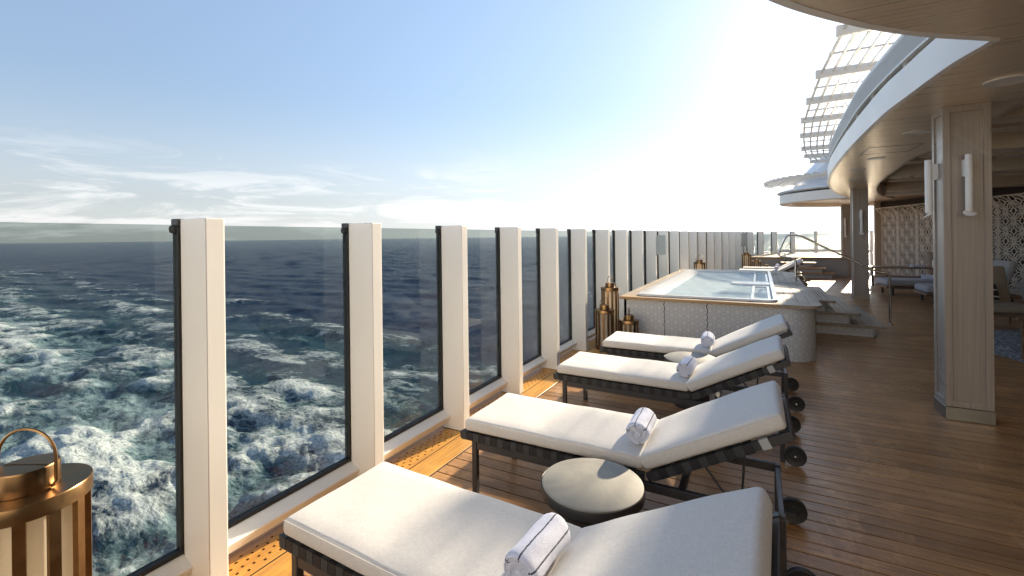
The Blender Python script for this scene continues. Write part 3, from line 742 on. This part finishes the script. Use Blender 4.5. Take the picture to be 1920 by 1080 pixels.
cope([(PX0, RY0), (RX0 - .13, RY0), (RX0 - .13, PY1), (PX0, PY1)], 'cope'); cope([(RX0 - .126, RY0), (RX0, RY0), (RX0, PY1), (RX0 - .126, PY1)], 'cope')
cope([(RX0 + .002, RY1), (RX1, RY1), (RX1, PY1), (RX0 + .002, PY1)], 'copeX')
# acrylic tub
def ring(outer, inner_, z0, z1):
    bm = bmesh.new(); n = len(outer)
    o1 = [bm.verts.new((*p, z1)) for p in outer]; i1 = [bm.verts.new((*p, z1)) for p in inner_]; o0 = [bm.verts.new((*p, z0)) for p in outer]; i0 = [bm.verts.new((*p, z0)) for p in inner_]
    for k in range(n):
        j = (k + 1) % n; bm.faces.new((o1[k], o1[j], i1[j], i1[k])); bm.faces.new((o0[k], o0[j], o1[j], o1[k])); bm.faces.new((i1[k], i1[j], i0[j], i0[k])); bm.faces.new((o0[k], i0[k], i0[j], o0[j]))
    return shade_auto(finish(bm), 30)
pp('tub_rim', ring(rrect(RX0 - .02, RX1 + .02, RY0 - .02, RY1 + .02, .14), rrect(RX0 + .05, RX1 - .04, RY0 + .05, RY1 - .05, .11), .803, .832), M['shell'])
pp('rim_gasket', ring(rrect(RX0 - .03, RX1 + .03, RY0 - .03, RY1 + .03, .15), rrect(RX0 + .05, RX1 - .04, RY0 + .05, RY1 - .05, .11), .8005, .803), M['frame'])
# sloping left bench, flat floor, right steps
bm = bmesh.new(); prof = [(RX0 + .052, .83), (RX0 + .30, .775), (RX0 + .42, .70), (RX0 + .5, .5), (RX0 + .9, .34), (RX0 + .95, .1), (RX1 - .5, .1), (RX1 - .48, .42), (RX1 - .30, .46), (RX1 - .28, .66), (RX1 - .042, .68), (RX1 - .042, .83)]
ra = [bm.verts.new((x, RY0 + .052, z)) for x, z in prof]; rb = [bm.verts.new((x, RY1 - .052, z)) for x, z in prof]
for a, b, c, d in zip(ra, ra[1:], rb[1:], rb): bm.faces.new((a, b, c, d))
pp('tub_shell', shade_auto(finish(bm), 50), M['shell'])
bm = bmesh.new(); box(bm, RX0 + .052, RX1 - .042, RY0 + .045, RY0 + .053, .1, .829); pp('tub_wall', finish(bm), M['shell'])
bm = bmesh.new(); box(bm, RX0 + .052, RX1 - .042, RY1 - .053, RY1 - .045, .1, .829); pp('tub_wall', finish(bm), M['shell'])
bm = bmesh.new(); n = 60
wx0, wx1, wy0, wy1 = RX0 + .30, RX1 - .043, RY0 + .054, RY1 - .054
vs = [[bm.verts.new((wx0 + (wx1 - wx0) * i / 40, wy0 + (wy1 - wy0) * j / 90, .765 + .002 * math.sin(i * .7 + j * .31) + .0015 * math.sin(i * .3 - j * .5) + .001 * math.sin(i * 1.9 + j * 1.3))) for j in range(91)] for i in range(41)]
for i in range(40):
    for j in range(90): bm.faces.new((vs[i][j], vs[i + 1][j], vs[i + 1][j + 1], vs[i][j + 1]))
me = finish(bm, 0, True); pp('water', me, M['pool'])
# entry ledge on the right side of the tub with a rounded tip, and two moulded seats
led = [(RX1 - .043, 10.35), (RX1 - .043, 10.85), (RX1 - .5, 10.85)] + [(RX1 - .5 + .25 * math.cos(R(a)), 10.6 + .25 * math.sin(R(a))) for a in range(90, 271, 15)] + [(RX1 - .5, 10.35)]
pp('entry_ledge', prism(led, .70, .80), M['shell'])
for ya, yb in ((8.1, 10.1), (11.1, 13.4)):
    pp('seat_moulding', ring(rrect(RX1 - .34, RX1 - .06, ya, yb, .06), rrect(RX1 - .30, RX1 - .10, ya + .05, yb - .05, .05), .66, .785), M['shell'])

# steps beside the tub
steps = thing('pool_steps', 'three teak treads on tiled risers beside the plunge pool', 'steps', (1.2, 10.9, 0))
for k, (xe, z) in enumerate(((1.88, .20), (1.52, .40), (1.17, .60))):
    r = steps; y0_, y1_ = 9.78, 12.3
    link('riser_block', prism(rrect(.70, xe - .13, y0_ + .08, y1_ - .05, .07, 5, (1, 1, 0, 0)), z - .2 + (.001 if k else 0), z - .045), M['tile'], r, (-1.2, -10.9, 0))
    prev = 1.52 if k == 0 else (1.17 if k == 1 else .70)
    # boards along Y, a cross board at the front
    xs0 = .70
    nb = max(3, round((xe - xs0) / .092)); wb_ = (xe - xs0) / nb
    for b in range(nb):
        a_, c_ = xs0 + b * wb_ + .002, xs0 + (b + 1) * wb_ - .002
        if c_ < prev - .12 and k < 2: continue
        link('tread_board', boxme(a_, c_, y0_ + .102, y1_, z - .044, z, .003), M['cope'], r, (-1.2, -10.9, 0))
    link('nosing_board', prism(rrect(xs0, xe, y0_, y0_ + .098, .04, 4, (1, 0, 0, 0)), z - .044, z), M['cope'], r, (-1.2, -10.9, 0))

# stainless handrail over the steps
rail = thing('handrail', 'bent stainless steel handrail rising over the pool steps', 'handrail', (2.23, 11.4, 0))
pth = fillet([(.66, 11.4, .80), (.66, 11.4, 1.27), (.32, 11.4, 1.33), (.50, 11.4, 1.78), (.72, 11.4, 1.775), (2.02, 11.4, 1.02), (2.23, 11.4, 1.0), (2.23, 11.4, 0.0)], .09)
link('rail_tube', tube([Vector(p) - Vector((2.23, 11.4, 0)) for p in pth], .0215, 14), M['steel'], rail)
for x, z in ((.66, .80), (2.23, 0.)): link('floor_flange', lathe([(0, z + .012), (.045, z + .012), (.05, z), (0, z)], 24), M['steel'], rail, (x - 2.23, 0, 0))

# ------------------------------------------------------------------ sun loungers
LW = .62; ZT = .52; ZBOT = .437; HX = 1.24; BA = R(28); BL = .80
seat_me = cushion(HX - .012, LW, ZT - ZBOT - .004, .020, .007, seedv=1); back_me = cushion(BL, LW, .088, .022, .009, nx=22, seedv=2)
seat_me.materials.append(M['fabric']); back_me.materials.append(M['fabric'])
def bmx(*bx, mtx=None, bevel=.003):
    bm = bmesh.new()
    for b in bx: box(bm, *b)
    return finish(bm, bevel)
RY = LW / 2 - .006
def strapme(w_=.046):
    # webbing strap wrapped round both side rails
    bm = bmesh.new(); y = RY + .003; z0, z1 = -.050, .003
    box(bm, 0, w_, -y, y, z1 - .003, z1)
    for s_ in (-1, 1):
        box(bm, 0, w_, min(s_ * y, s_ * (y + .003)), max(s_ * y, s_ * (y + .003)), z0, z1)
        box(bm, 0, w_, min(s_ * (y - .038), s_ * y), max(s_ * (y - .038), s_ * y), z0, z0 + .003)
    return finish(bm)
STR, STR2 = strapme(), strapme(.044); STR.materials.append(M['strap']); STR2.materials.append(M['strap2'])
WHEEL = lathe([(0, -.012), (.030, -.013), (.034, -.010), (.060, -.011), (.070, -.015), (.076, -.010), (.076, .010), (.070, .015), (.060, .011), (.034, .010), (.030, .013), (0, .012)], 36)
HUB = lathe([(0, -.0145), (.008, -.0145), (.008, .0145), (0, .0145)], 12)
HL = 1.91                                            # head legs
def lounger(label):
    t = thing('sun_lounger', label, 'sun lounger', (0, 0, 0), 0, 'sun loungers in a row along the glass fence')
    s = link('seat_cushion', seat_me, None, t, (0, 0, ZBOT + .004))
    link('piping', tube([(.01, -LW / 2 - .005, .076), (HX - .02, -LW / 2 - .005, .076)], .0022, 6), M['fabric'], s)
    zr = ZBOT - .010
    link('side_rail', bmx((-.045, HX, -RY, -RY + .028, zr - .047, zr)), M['frame'], t)
    link('side_rail', bmx((-.045, HX, RY - .028, RY, zr - .047, zr)), M['frame'], t)
    link('cross_rail', bmx((-.045, -.017, -RY + .029, RY - .029, zr - .042, zr - .004)), M['frame'], t)
    for sy in (-1, 1):
        ya, yb = sorted((sy * (RY + .004), sy * (RY - .034)))
        link('leg', bmx((.055, .093, ya, yb, 0, zr - .052)), M['frame'], t)
        link('leg', bmx((HL, HL + .034, ya, yb, 0, .37)), M['frame'], t)
        link('base_rail', bmx((.094, HL - .001, ya + .004, yb - .004, zr - .104, zr - .053)), M['frame'], t)
        wh = link('wheel', WHEEL, M['rubber'], t, (HL + .10, sy * (RY + .035), .079)); wh.rotation_euler = (R(90), 0, 0)
        link('hub', HUB, M['steel'], wh)
        link('axle_bracket', bmx((HL + .035, HL + .112, *sorted((sy * (RY - .028), sy * (RY + .022))), .068, .09)), M['frame'], t)
    link('cross_rail', bmx((HL + .002, HL + .03, -RY + .035, RY - .035, .32, .36)), M['frame'], t)
    link('cross_rail', bmx((1.42, 1.455, -RY + .033, RY - .033, zr - .10, zr - .06)), M['frame'], t)
    # reclined back
    bk = link('back_frame', bmx((0, BL + .02, -RY, -RY + .028, -.047, 0), (0, BL + .02, RY - .028, RY, -.047, 0), (BL - .01, BL + .019, -RY + .029, RY - .029, -.044, -.004)), M['frame'], t, (HX + .006, 0, zr - .004)); bk.rotation_euler = (0, -BA, 0)
    bc = link('back_cushion', back_me, None, t, (HX + .010, 0, ZBOT + .004)); bc.rotation_euler = (0, -BA, 0)
    link('piping', tube([(.01, -LW / 2 - .005, .078), (BL - .01, -LW / 2 - .005, .078)], .0022, 6), M['fabric'], bc)
    for i in range(26):
        x = -.03 + i * .049
        if x > HX - .05: break
        link('strap', STR if i % 2 else STR2, None, t, (x, 0, zr))
    for i in range(12): link('strap', STR if i % 2 else STR2, None, bk, (.03 + i * .049, 0, 0))
    link('fastening_strap', strapme(.046), M['ltstrap'], bk, (.655, 0, .001))
    for sy in (-1, 1):
        y_ = sy * (RY - .05)
        link('support_strut', tube([(HX + .30, y_, zr + .12), (HX + .46, y_, zr - .09)], .0065, 8), M['frame'], t)
        link('support_strut', tube([(HX + .52, y_ - sy * .12, zr + .21), (HX + .50, y_ - sy * .12, zr - .09)], .0065, 8), M['frame'], t)
    return t
first = lounger('nearest sun lounger, cut off by the bottom of the picture')
spots = [(-1.93, 1.635, None), (-1.845, 2.96, 'second nearest sun lounger, with the big stone side table at its near side'),
         (-1.785, 4.49, 'third sun lounger from the front, between the second lounger and the small looking side table'), (-1.71, 5.72, 'sun lounger closest to the tiled side of the plunge pool'),
         (-.68, 18.6, 'nearer of the two distant sun loungers beyond the plunge pool'), (-.60, 20.0, 'farther of the two distant sun loungers beyond the plunge pool')]
for i, (x, y, lb) in enumerate(spots):
    o = first if i == 0 else copy_tree(first)
    o.location = (x, y, 0); o.rotation_euler = (0, 0, R((-1.8, .4, -.6, .7, .4, -.8)[i]))
    if lb: o['label'] = lb

# rolled towels
def towel_mesh(seedv=0):
    rs = random.Random(seedv); bm = bmesh.new(); seg, nl = 72, 22; L, r_ = .30, .069; rows = []
    for i in range(nl + 1):
        y = L * i / nl; e = min(i, nl - i); rr = r_ * (1 - .10 * (e == 0) - .02 * (e == 1)); row = []
        for k in range(seg):
            a = 2 * math.pi * k / seg; sp_ = .004 * (k / seg)
            q = rr + .0015 * math.sin(3 * a + i * .4) + rs.uniform(-.0009, .0009) - sp_
            row.append(bm.verts.new((q * math.cos(a) * 1.04, y, q * math.sin(a) * .97)))
        rows.append(row)
    for a, b in zip(rows, rows[1:]):
        for k in range(seg): j = (k + 1) % seg; bm.faces.new((a[k], a[j], b[j], b[k]))
    # spiral ends: concentric ridges
    for side, row, sg in ((0, rows[0], -1), (1, rows[-1], 1)):
        prev = row; base = row[0].co.y
        for m, f in enumerate([.92, .84, .76, .68, .60, .52, .44, .36, .28, .20, .12]):
            d = (.004 if m % 2 == 0 else -.006) * sg
            cur = [bm.verts.new((v.co.x * f + .003 * math.sin(k / seg * 6.28 + m), base + d, v.co.z * f)) for k, v in enumerate(row)]
            for k in range(seg): j = (k + 1) % seg; bm.faces.new((prev[k], prev[j], cur[j], cur[k]))
            prev = cur
        bm.faces.new(prev)
    return finish(bm, 0, True)
TW = towel_mesh(1); TW.materials.append(M['towel'])
tl = ['rolled white towel with grey stripes on the nearest sun lounger', 'rolled striped towel on the sun lounger behind the big side table', 'rolled striped towel on the third sun lounger from the front',
      'rolled striped towel on the sun lounger next to the plunge pool', 'rolled towel on the nearer distant sun lounger', 'rolled towel on the farther distant sun lounger']
for i, (x, y, lb) in enumerate(spots):
    o = link('rolled_towel', TW, None, None, (x + 1.175 - (.02 if i == 0 else 0), y - .20 + .02 * (i % 2), ZT + .073)); o.rotation_euler = (0, R((15, 0, -25, 10, 0, 20)[i]), R((-4, 2, -3, 3, 0, 0)[i]))
    tag(o, tl[i], 'towel', 'rolled towels on the loungers')

# side tables
def side_table(x, y, label):
    t = thing('side_table', label, 'side table', (x, y, 0), 0, 'round stone topped side tables')
    link('table_top', lathe([(0, .502), (.256, .502), (.264, .498), (.2645, .49), (0, .49)], 64), M['stone'], t)
    link('table_rim', lathe([(.2635, .4895), (.269, .494), (.272, .48), (.268, .445), (.250, .425), (0, .423)], 64), M['frame'], t)
    link('pedestal', lathe([(.150, .4225), (.158, .36), (.172, .15), (.180, .02), (.178, 0), (0, 0)], 48), M['frame'], t)
    return t
side_table(-.795, 2.31, 'round side table with grey stone top between the two nearest loungers')
side_table(-.655, 5.13, 'round side table with pale top by the third and fourth loungers')

# ------------------------------------------------------------------ lanterns
def lantern(x, y, zr, r, label, rot=0., lit=False):
    t = thing('lantern', label, 'lantern', (x, y, 0), rot, 'bronze deck lanterns')
    link('base_disc', lathe([(0, 0), (r, 0), (r, .06), (r * .98, .064), (0, .064)], 48), M['bronze'], t)
    link('top_ring', lathe([(0, zr - .004), (r * .62, zr - .002), (r * .985, zr), (r, zr - .004), (r, zr - .05), (r * .97, zr - .053), (0, zr - .05)], 64), M['bronze'], t)
    link('glass_cylinder', lathe([(r * .80, .0645), (r * .80, zr - .0535)], 48), M['lglass'], t)
    c = link('cap', lathe([(r * .50, zr - .001), (r * .50, zr + .068), (r * .485, zr + .074), (0, zr + .076)], 48), M['bronze'], t)
    link('cap_seam', bmx((-r * .48, r * .48, -.0015, .0015, zr + .0755, zr + .078), bevel=0), M['brown_dark'], c)
    hp = [(r * .60 * 1.0, 0, zr - .001)]; hw = r * .60
    pts = [(hw * .86, 0, zr + .002), (hw, 0, zr + .02), (hw, 0, zr + .10)] + [(hw * math.cos(R(a)), 0, zr + .10 + hw * math.sin(R(a)) * .95) for a in range(8, 173, 8)] + [(-hw, 0, zr + .10), (-hw, 0, zr + .02), (-hw * .86, 0, zr + .002)]
    link('handle', tube(pts, .0048, 8), M['bronze'], t)
    n = 12
    for k in range(n):
        a = 2 * math.pi * (k + .35) / n; m = Matrix.Rotation(a, 4, 'Z'); bm = bmesh.new(); box(bm, r * .86, r * .96, -.015, .015, .064, zr - .053, m)
        link('upright_bar', finish(bm), M['bronze'], t)
    return t
lantern(-2.16, .555, .985, .163, 'nearest bronze lantern with glass body in the lower left corner', R(28))
lantern(-2.20, 7.10, .625, .155, 'medium bronze lantern standing in front of the tall one by the pool corner', R(60))
lantern(-2.26, 7.62, .925, .155, 'tall bronze lantern with sunlit glass at the corner of the pool', R(80))
lantern(-1.83, 7.18, .475, .155, 'smallest lantern of the three by the front corner of the pool', R(100))
lantern(-1.70, 15.6, .93, .18, 'tall lantern by the fence behind the pool', R(20))
lantern(-1.32, 15.9, .47, .16, 'low lantern beside the tall one behind the pool', R(20))
lantern(-.52, 22.0, .95, .19, 'tall lantern in the distant corner by the raised platform', R(20))
lantern(-.14, 21.9, .66, .17, 'medium lantern next to the tall one in the distant corner', R(20))
lantern(.22, 21.7, .45, .16, 'lowest lantern of the distant corner group', R(20))

# ------------------------------------------------------------------ frosted signs clamped to the fence
for x, y, lb, w_, hh in ((-2.2, 11.35, 'square frosted glass sign mounted on a fence post beside the pool', .40, .47), (-.66, 22.9, 'distant frosted glass sign on the fence near the corner lanterns', .30, .60)):
    t = thing('glass_sign', lb, 'sign', (x, y, 1.38 if y < 15 else 1.3), R(18))
    bm = bmesh.new()
    link('sign_panel', prism([(a, b) for a, b in rrect(-w_ / 2, w_ / 2, -hh / 2, hh / 2, .03, 4)], -.006, .006), M['sign'], t).rotation_euler = (R(90), 0, 0)
    t.children[0].location = (0, -.03, hh / 2 - .05)
    link('pole', tube([(0, 0, -1.3), (0, 0, hh)], .012, 8), M['frame'], t)

# ------------------------------------------------------------------ far raised platform with its steps
plat = thing('raised_platform', 'grey raised platform with teak top edge at the far end of the deck', 'platform', (2, 24, 0))
pl = [(-.35, 22.75), (3.2, 23.15), (3.3, 27.3), (1.4, 26.95), (.6, 26.3), (0.1, 25.4), (-.3, 24.4)]
link('platform_wall', prism(pl, 0, .745), M['grey'], plat, (-2, -24, 0))
link('teak_top', prism([(-.42, 22.68), (3.26, 23.07), (3.36, 27.32), (1.38, 26.99), (.57, 26.35), (0.06, 25.45), (-.36, 24.4)], .746, .80), M['copeX'], plat, (-2, -24, 0))
fs = thing('platform_steps', 'teak steps leading up to the far raised platform', 'steps', (2, 22.4, 0))
for k, (xe, z) in enumerate(((2.62, .22), (2.30, .42), (1.98, .62))):
    link('tread', boxme(.75, xe, 21.9, 22.62, z - .05, z, .004), M['copeX'], fs, (-2, -22.4, 0))
    link('riser_block', boxme(.80, xe - .12, 21.96, 22.60, z - .2 if k else 0, z - .051, .002), M['grey'], fs, (-2, -22.4, 0))
fr_ = thing('platform_handrail', 'thin upright steel rail at the far platform steps', 'handrail', (.9, 22.0, 0))
link('rail_tube', tube(fillet([(0, 0, 0), (0, 0, 1.2), (.18, 0, 1.45), (.18, 0, 1.0)], .06), .018, 8), M['steel'], fr_)

# ------------------------------------------------------------------ lounge: screens, back wall
def lattice(W_, H_, cove):
    bm = bmesh.new(); th = .012; wd = .013
    def mp3(u, v):
        zb = H_ - .55
        if v <= zb or not cove: return Vector((u, 0, v)), Vector((0, 1, 0))
        a = (v - zb) / .55; ang = a * R(70); r_ = .45
        return Vector((u, -r_ * (1 - math.cos(ang)), zb + r_ * math.sin(ang))), Vector((0, math.cos(ang), math.sin(ang)))
    def seg(a, b):
        a = Vector(a); b = Vector(b); d = (b - a)
        if d.length < 1e-5: return
        d.normalize(); n = Vector((-d.y, d.x)) * wd; e = d * wd * .5; q = [a - e + n, a - e - n, b + e - n, b + e + n]
        f = []; k = []
        for p_ in q:
            p_.x = min(max(p_.x, 0), W_); p_.y = min(max(p_.y, 0), H_)
            c, nn = mp3(p_.x, p_.y); f.append(bm.verts.new(c - nn * th)); k.append(bm.verts.new(c + nn * th))
        bm.faces.new(f); bm.faces.new(list(reversed(k)))
        for i in range(4): j = (i + 1) % 4; bm.faces.new((f[i], k[i], k[j], f[j]))
    nc = max(1, round(W_ / .60)); cs = W_ / nc; nrw = int(H_ / cs) + 1
    for i in range(nc + 1):
        for j in range(nrw + 1):
            for (cx, cy) in ((i * cs, j * cs), ((i + .5) * cs, (j + .5) * cs)):
                if cx > W_ + .01 or cy > H_: continue
                for r1, ns in ((.43 * cs, 20), (.15 * cs, 10)):
                    p = [(cx + r1 * math.cos(2 * math.pi * k / ns), cy + r1 * math.sin(2 * math.pi * k / ns)) for k in range(ns + 1)]
                    for a, b in zip(p, p[1:]):
                        if max(a[0], b[0]) <= W_ + .02 and min(a[0], b[0]) >= -.02 and max(a[1], b[1]) <= H_ and min(a[1], b[1]) >= 0: seg(a, b)
                for k in range(4):
                    a = math.pi / 2 * k; s0 = (cx + .15 * cs * math.cos(a), cy + .15 * cs * math.sin(a)); e = (cx + .43 * cs * math.cos(a), cy + .43 * cs * math.sin(a))
                    if 0 <= e[0] <= W_ and 0 <= e[1] <= H_ and 0 <= s0[0] <= W_: seg(s0, e)
    for k in range(int(H_ / .1)): 
        seg((.022, k * .1), (.022, k * .1 + .1)); seg((W_ - .022, k * .1), (W_ - .022, k * .1 + .1))
    seg((0, .02), (W_, .02)); seg((0, H_ - .02), (W_, H_ - .02))
    return finish(bm)
sp_ = smoothpath([(4.60, 24.9), (5.15, 22.9), (5.75, 20.9), (6.35, 19.1), (6.75, 17.3), (6.95, 15.4), (7.0, 13.0)], 12)
pts = [Vector((*p, 0)) for p in sp_]; walk = [pts[0]]; acc = 0
for a, b in zip(pts, pts[1:]):
    while acc + (b - a).length >= 1.2:
        a = a + (b - a).normalized() * (1.2 - acc); acc = 0; walk.append(a.copy())
    acc += (b - a).length
scr = thing('lattice_screen', 'curving wall of ivory laser cut lattice panels at the back of the lounge', 'screen wall', (4.6, 24.9, 0))
LT = lattice(1.185, 2.95, True); LT.materials.append(M['screen'])
for a, b in zip(walk, walk[1:]):
    d = b - a; link('lattice_panel', LT, None, scr, (a.x - 4.6, a.y - 24.9, .02), math.atan2(d.y, d.x))
wallp = [(4.60, 25.0)] + [(x + .38, y + .12) for x, y in sp_[3:]] + [(7.4, 5.0), (7.4, -7.0)]  # last run is out of view, added to keep light off the right deck
wl = tag(link('lounge_wall', strip(list(reversed(wallp)), -.005, 3.42, -.15), M['brown_dark']), 'dark inner wall behind the ivory lattice screens, with an added unseen run shading the deck', 'wall')
link('end_pilaster', boxme(4.38, 4.58, 24.85, 25.1, 0, 3.4), M['lam'], wl)

dh = thing('bounce_wall', 'added unseen white wall with dark panes behind the viewpoint, bouncing sunlight onto the posts', 'bounce_wall', (2, -6.5, 0))  # added unseen wall that bounces sunlight back onto the posts
link('wall', boxme(-4.7, 5.4, -.4, 0, -.0, 7.5, .01), M['white'], dh)
for k in range(4): link('dark_pane', boxme(-3.6 + k * 2.3, -2.0 + k * 2.3, .002, .03, .8, 1.9, .01), M['glassdark'], dh)

# ------------------------------------------------------------------ lounge furniture
cA = cushion(1.75, .82, .17, .05, .014, nx=20, ny=12, seedv=5); cA.materials.append(M['fabric2'])
cB = cushion(.62, .80, .16, .05, .02, nx=14, ny=12, seedv=6); cB.materials.append(M['fabric2'])
def daybed(x, y, rz, label):
    t = thing('daybed', label, 'daybed', (x, y, 0), rz, 'grey cushioned daybeds in the shaded lounge')
    link('seat_cushion', cA, None, t, (0, 0, .275))
    c = link('back_cushion', cB, None, t, (1.50, 0, .46)); c.rotation_euler = (0, -R(72), 0)
    link('wood_platform', boxme(-.02, 2.0, -.43, .43, .20, .272, .006), M['furn'], t)
    for lx in (.12, 1.85):
        for ly in (-.36, .36): link('leg', boxme(lx, lx + .05, ly - .025, ly + .025, 0, .199), M['frame'], t)
    return t
daybed(3.12, 16.95, R(8), 'grey daybed with rolled towel beside the middle column')
daybed(3.62, 15.35, R(4), 'front grey daybed partly hidden by the nearest column')
o = link('rolled_towel', TW, None, None, (4.32, 16.9, .52), R(70)); tag(o, 'rolled white towel on the grey daybed', 'towel')
t = thing('coffee_table', 'long low dark wood table behind the daybeds', 'table', (4.2, 19.7, 0), R(-8))
link('table_top', prism(rrect(-1.0, 1.25, -.42, .42, .2, 6), .60, .645), M['furn'], t)
for a in ((-.8, -.3), (-.8, .3), (1.0, -.3), (1.0, .3)): link('leg', boxme(a[0] - .025, a[0] + .025, a[1] - .025, a[1] + .025, 0, .599), M['frame'], t)
link('shelf', boxme(-.75, .95, -.3, .3, .30, .33), M['furn'], t)
o = link('folded_towel', bmx((-.18, .18, -.12, .12, 0, .07), bevel=.02), M['towel'], None, (4.55, 19.6, .646), R(10)); tag(o, 'folded white towel lying on the long low table', 'towel')
t = thing('bench_sofa', 'curved wood backed bench in front of the lattice screen', 'sofa', (5.3, 20.1, 0), R(-62))
arcp = [(1.3 * math.sin(R(a)), -1.3 * math.cos(R(a)) + 1.3) for a in range(-55, 56, 5)]
link('backrest', strip(arcp, .35, 1.10, -.06), M['furn'], t); link('seat', prism([(x, y + .06) for x, y in arcp] + [(.6, 1.2), (-.6, 1.2)], .30, .44), M['furn'], t)
for a in ((-.6, .6), (.6, .6), (0, .3)): link('leg', boxme(a[0] - .03, a[0] + .03, a[1] - .03, a[1] + .03, 0, .299), M['frame'], t)
o = link('menu_card', bmx((-.06, .06, -.05, .05, 0, .24), bevel=.008), M['white'], None, (4.95, 19.45, .646)); tag(o, 'small upright white card standing on the long low table', 'menu card')

rug = tag(link('rug', lathe([(0, .012), (2.08, .012), (2.10, .006), (2.10, .0005)], 72, 0, 0), M['rug'], None, (5.02, 9.75, .003)), 'round blue and white patterned rug on the lounge deck', 'rug')
def armchair(x, y, rz, label, mat, pil=False):
    t = thing('armchair', label, 'armchair', (x, y, 0), rz)
    s = cushion(.66, .66, .15, .04, .015, nx=14, ny=12, seedv=9); s.materials.append(M[mat]); link('seat_cushion', s, None, t, (0, 0, .30))
    b = cushion(.70, .66, .10, .04, .015, nx=14, ny=12, seedv=10); b.materials.append(M[mat]); c = link('back_cushion', b, None, t, (.62, 0, .42)); c.rotation_euler = (0, -R(76), 0)
    link('seat_frame', boxme(-.03, .70, -.36, .36, .24, .298), M['furn'], t)
    for sy in (-1, 1):
        y0_, y1_ = sorted((sy * .365, sy * .40))
        link('arm', boxme(-.05, .75, y0_, y1_, .56, .60), M['furn'], t)
        for lx in (0, .66): link('leg', boxme(lx, lx + .04, y0_, y1_, 0, .559), M['furn'], t)
    return t
armchair(3.95, 11.55, R(100), 'beige armchair with a black and white cushion right of the nearest column', 'beige')
p_ = cushion(.36, .36, .12, .05, .03, nx=12, ny=12, seedv=3); p_.materials.append(M['pillow'])
o = link('scatter_cushion', p_, None, None, (3.72, 11.85, .47)); o.rotation_euler = (0, R(-68), R(100)); tag(o, 'black cushion with white grid lines leaning in the beige armchair', 'cushion')
armchair(3.95, 8.75, R(195), 'wood framed armchair standing on the rug at the right picture edge', 'sofa')
t = thing('sofa', 'long dark brown sofa under the lattice screen on the right', 'sofa', (6.1, 14.2, 0), R(100))
s = cushion(2.0, .8, .2, .05, .015, nx=20, ny=12, seedv=12); s.materials.append(M['sofa']); link('seat_cushion', s, None, t, (-1.0, 0, .25))
b = cushion(2.0, .55, .16, .05, .02, nx=20, ny=12, seedv=13); b.materials.append(M['sofa']); c = link('back_cushion', b, None, t, (-1.0, -.36, .68)); c.rotation_euler = (R(78), 0, 0)
link('base', boxme(-1.02, 1.02, -.42, .42, 0.02, .248), M['furn'], t)
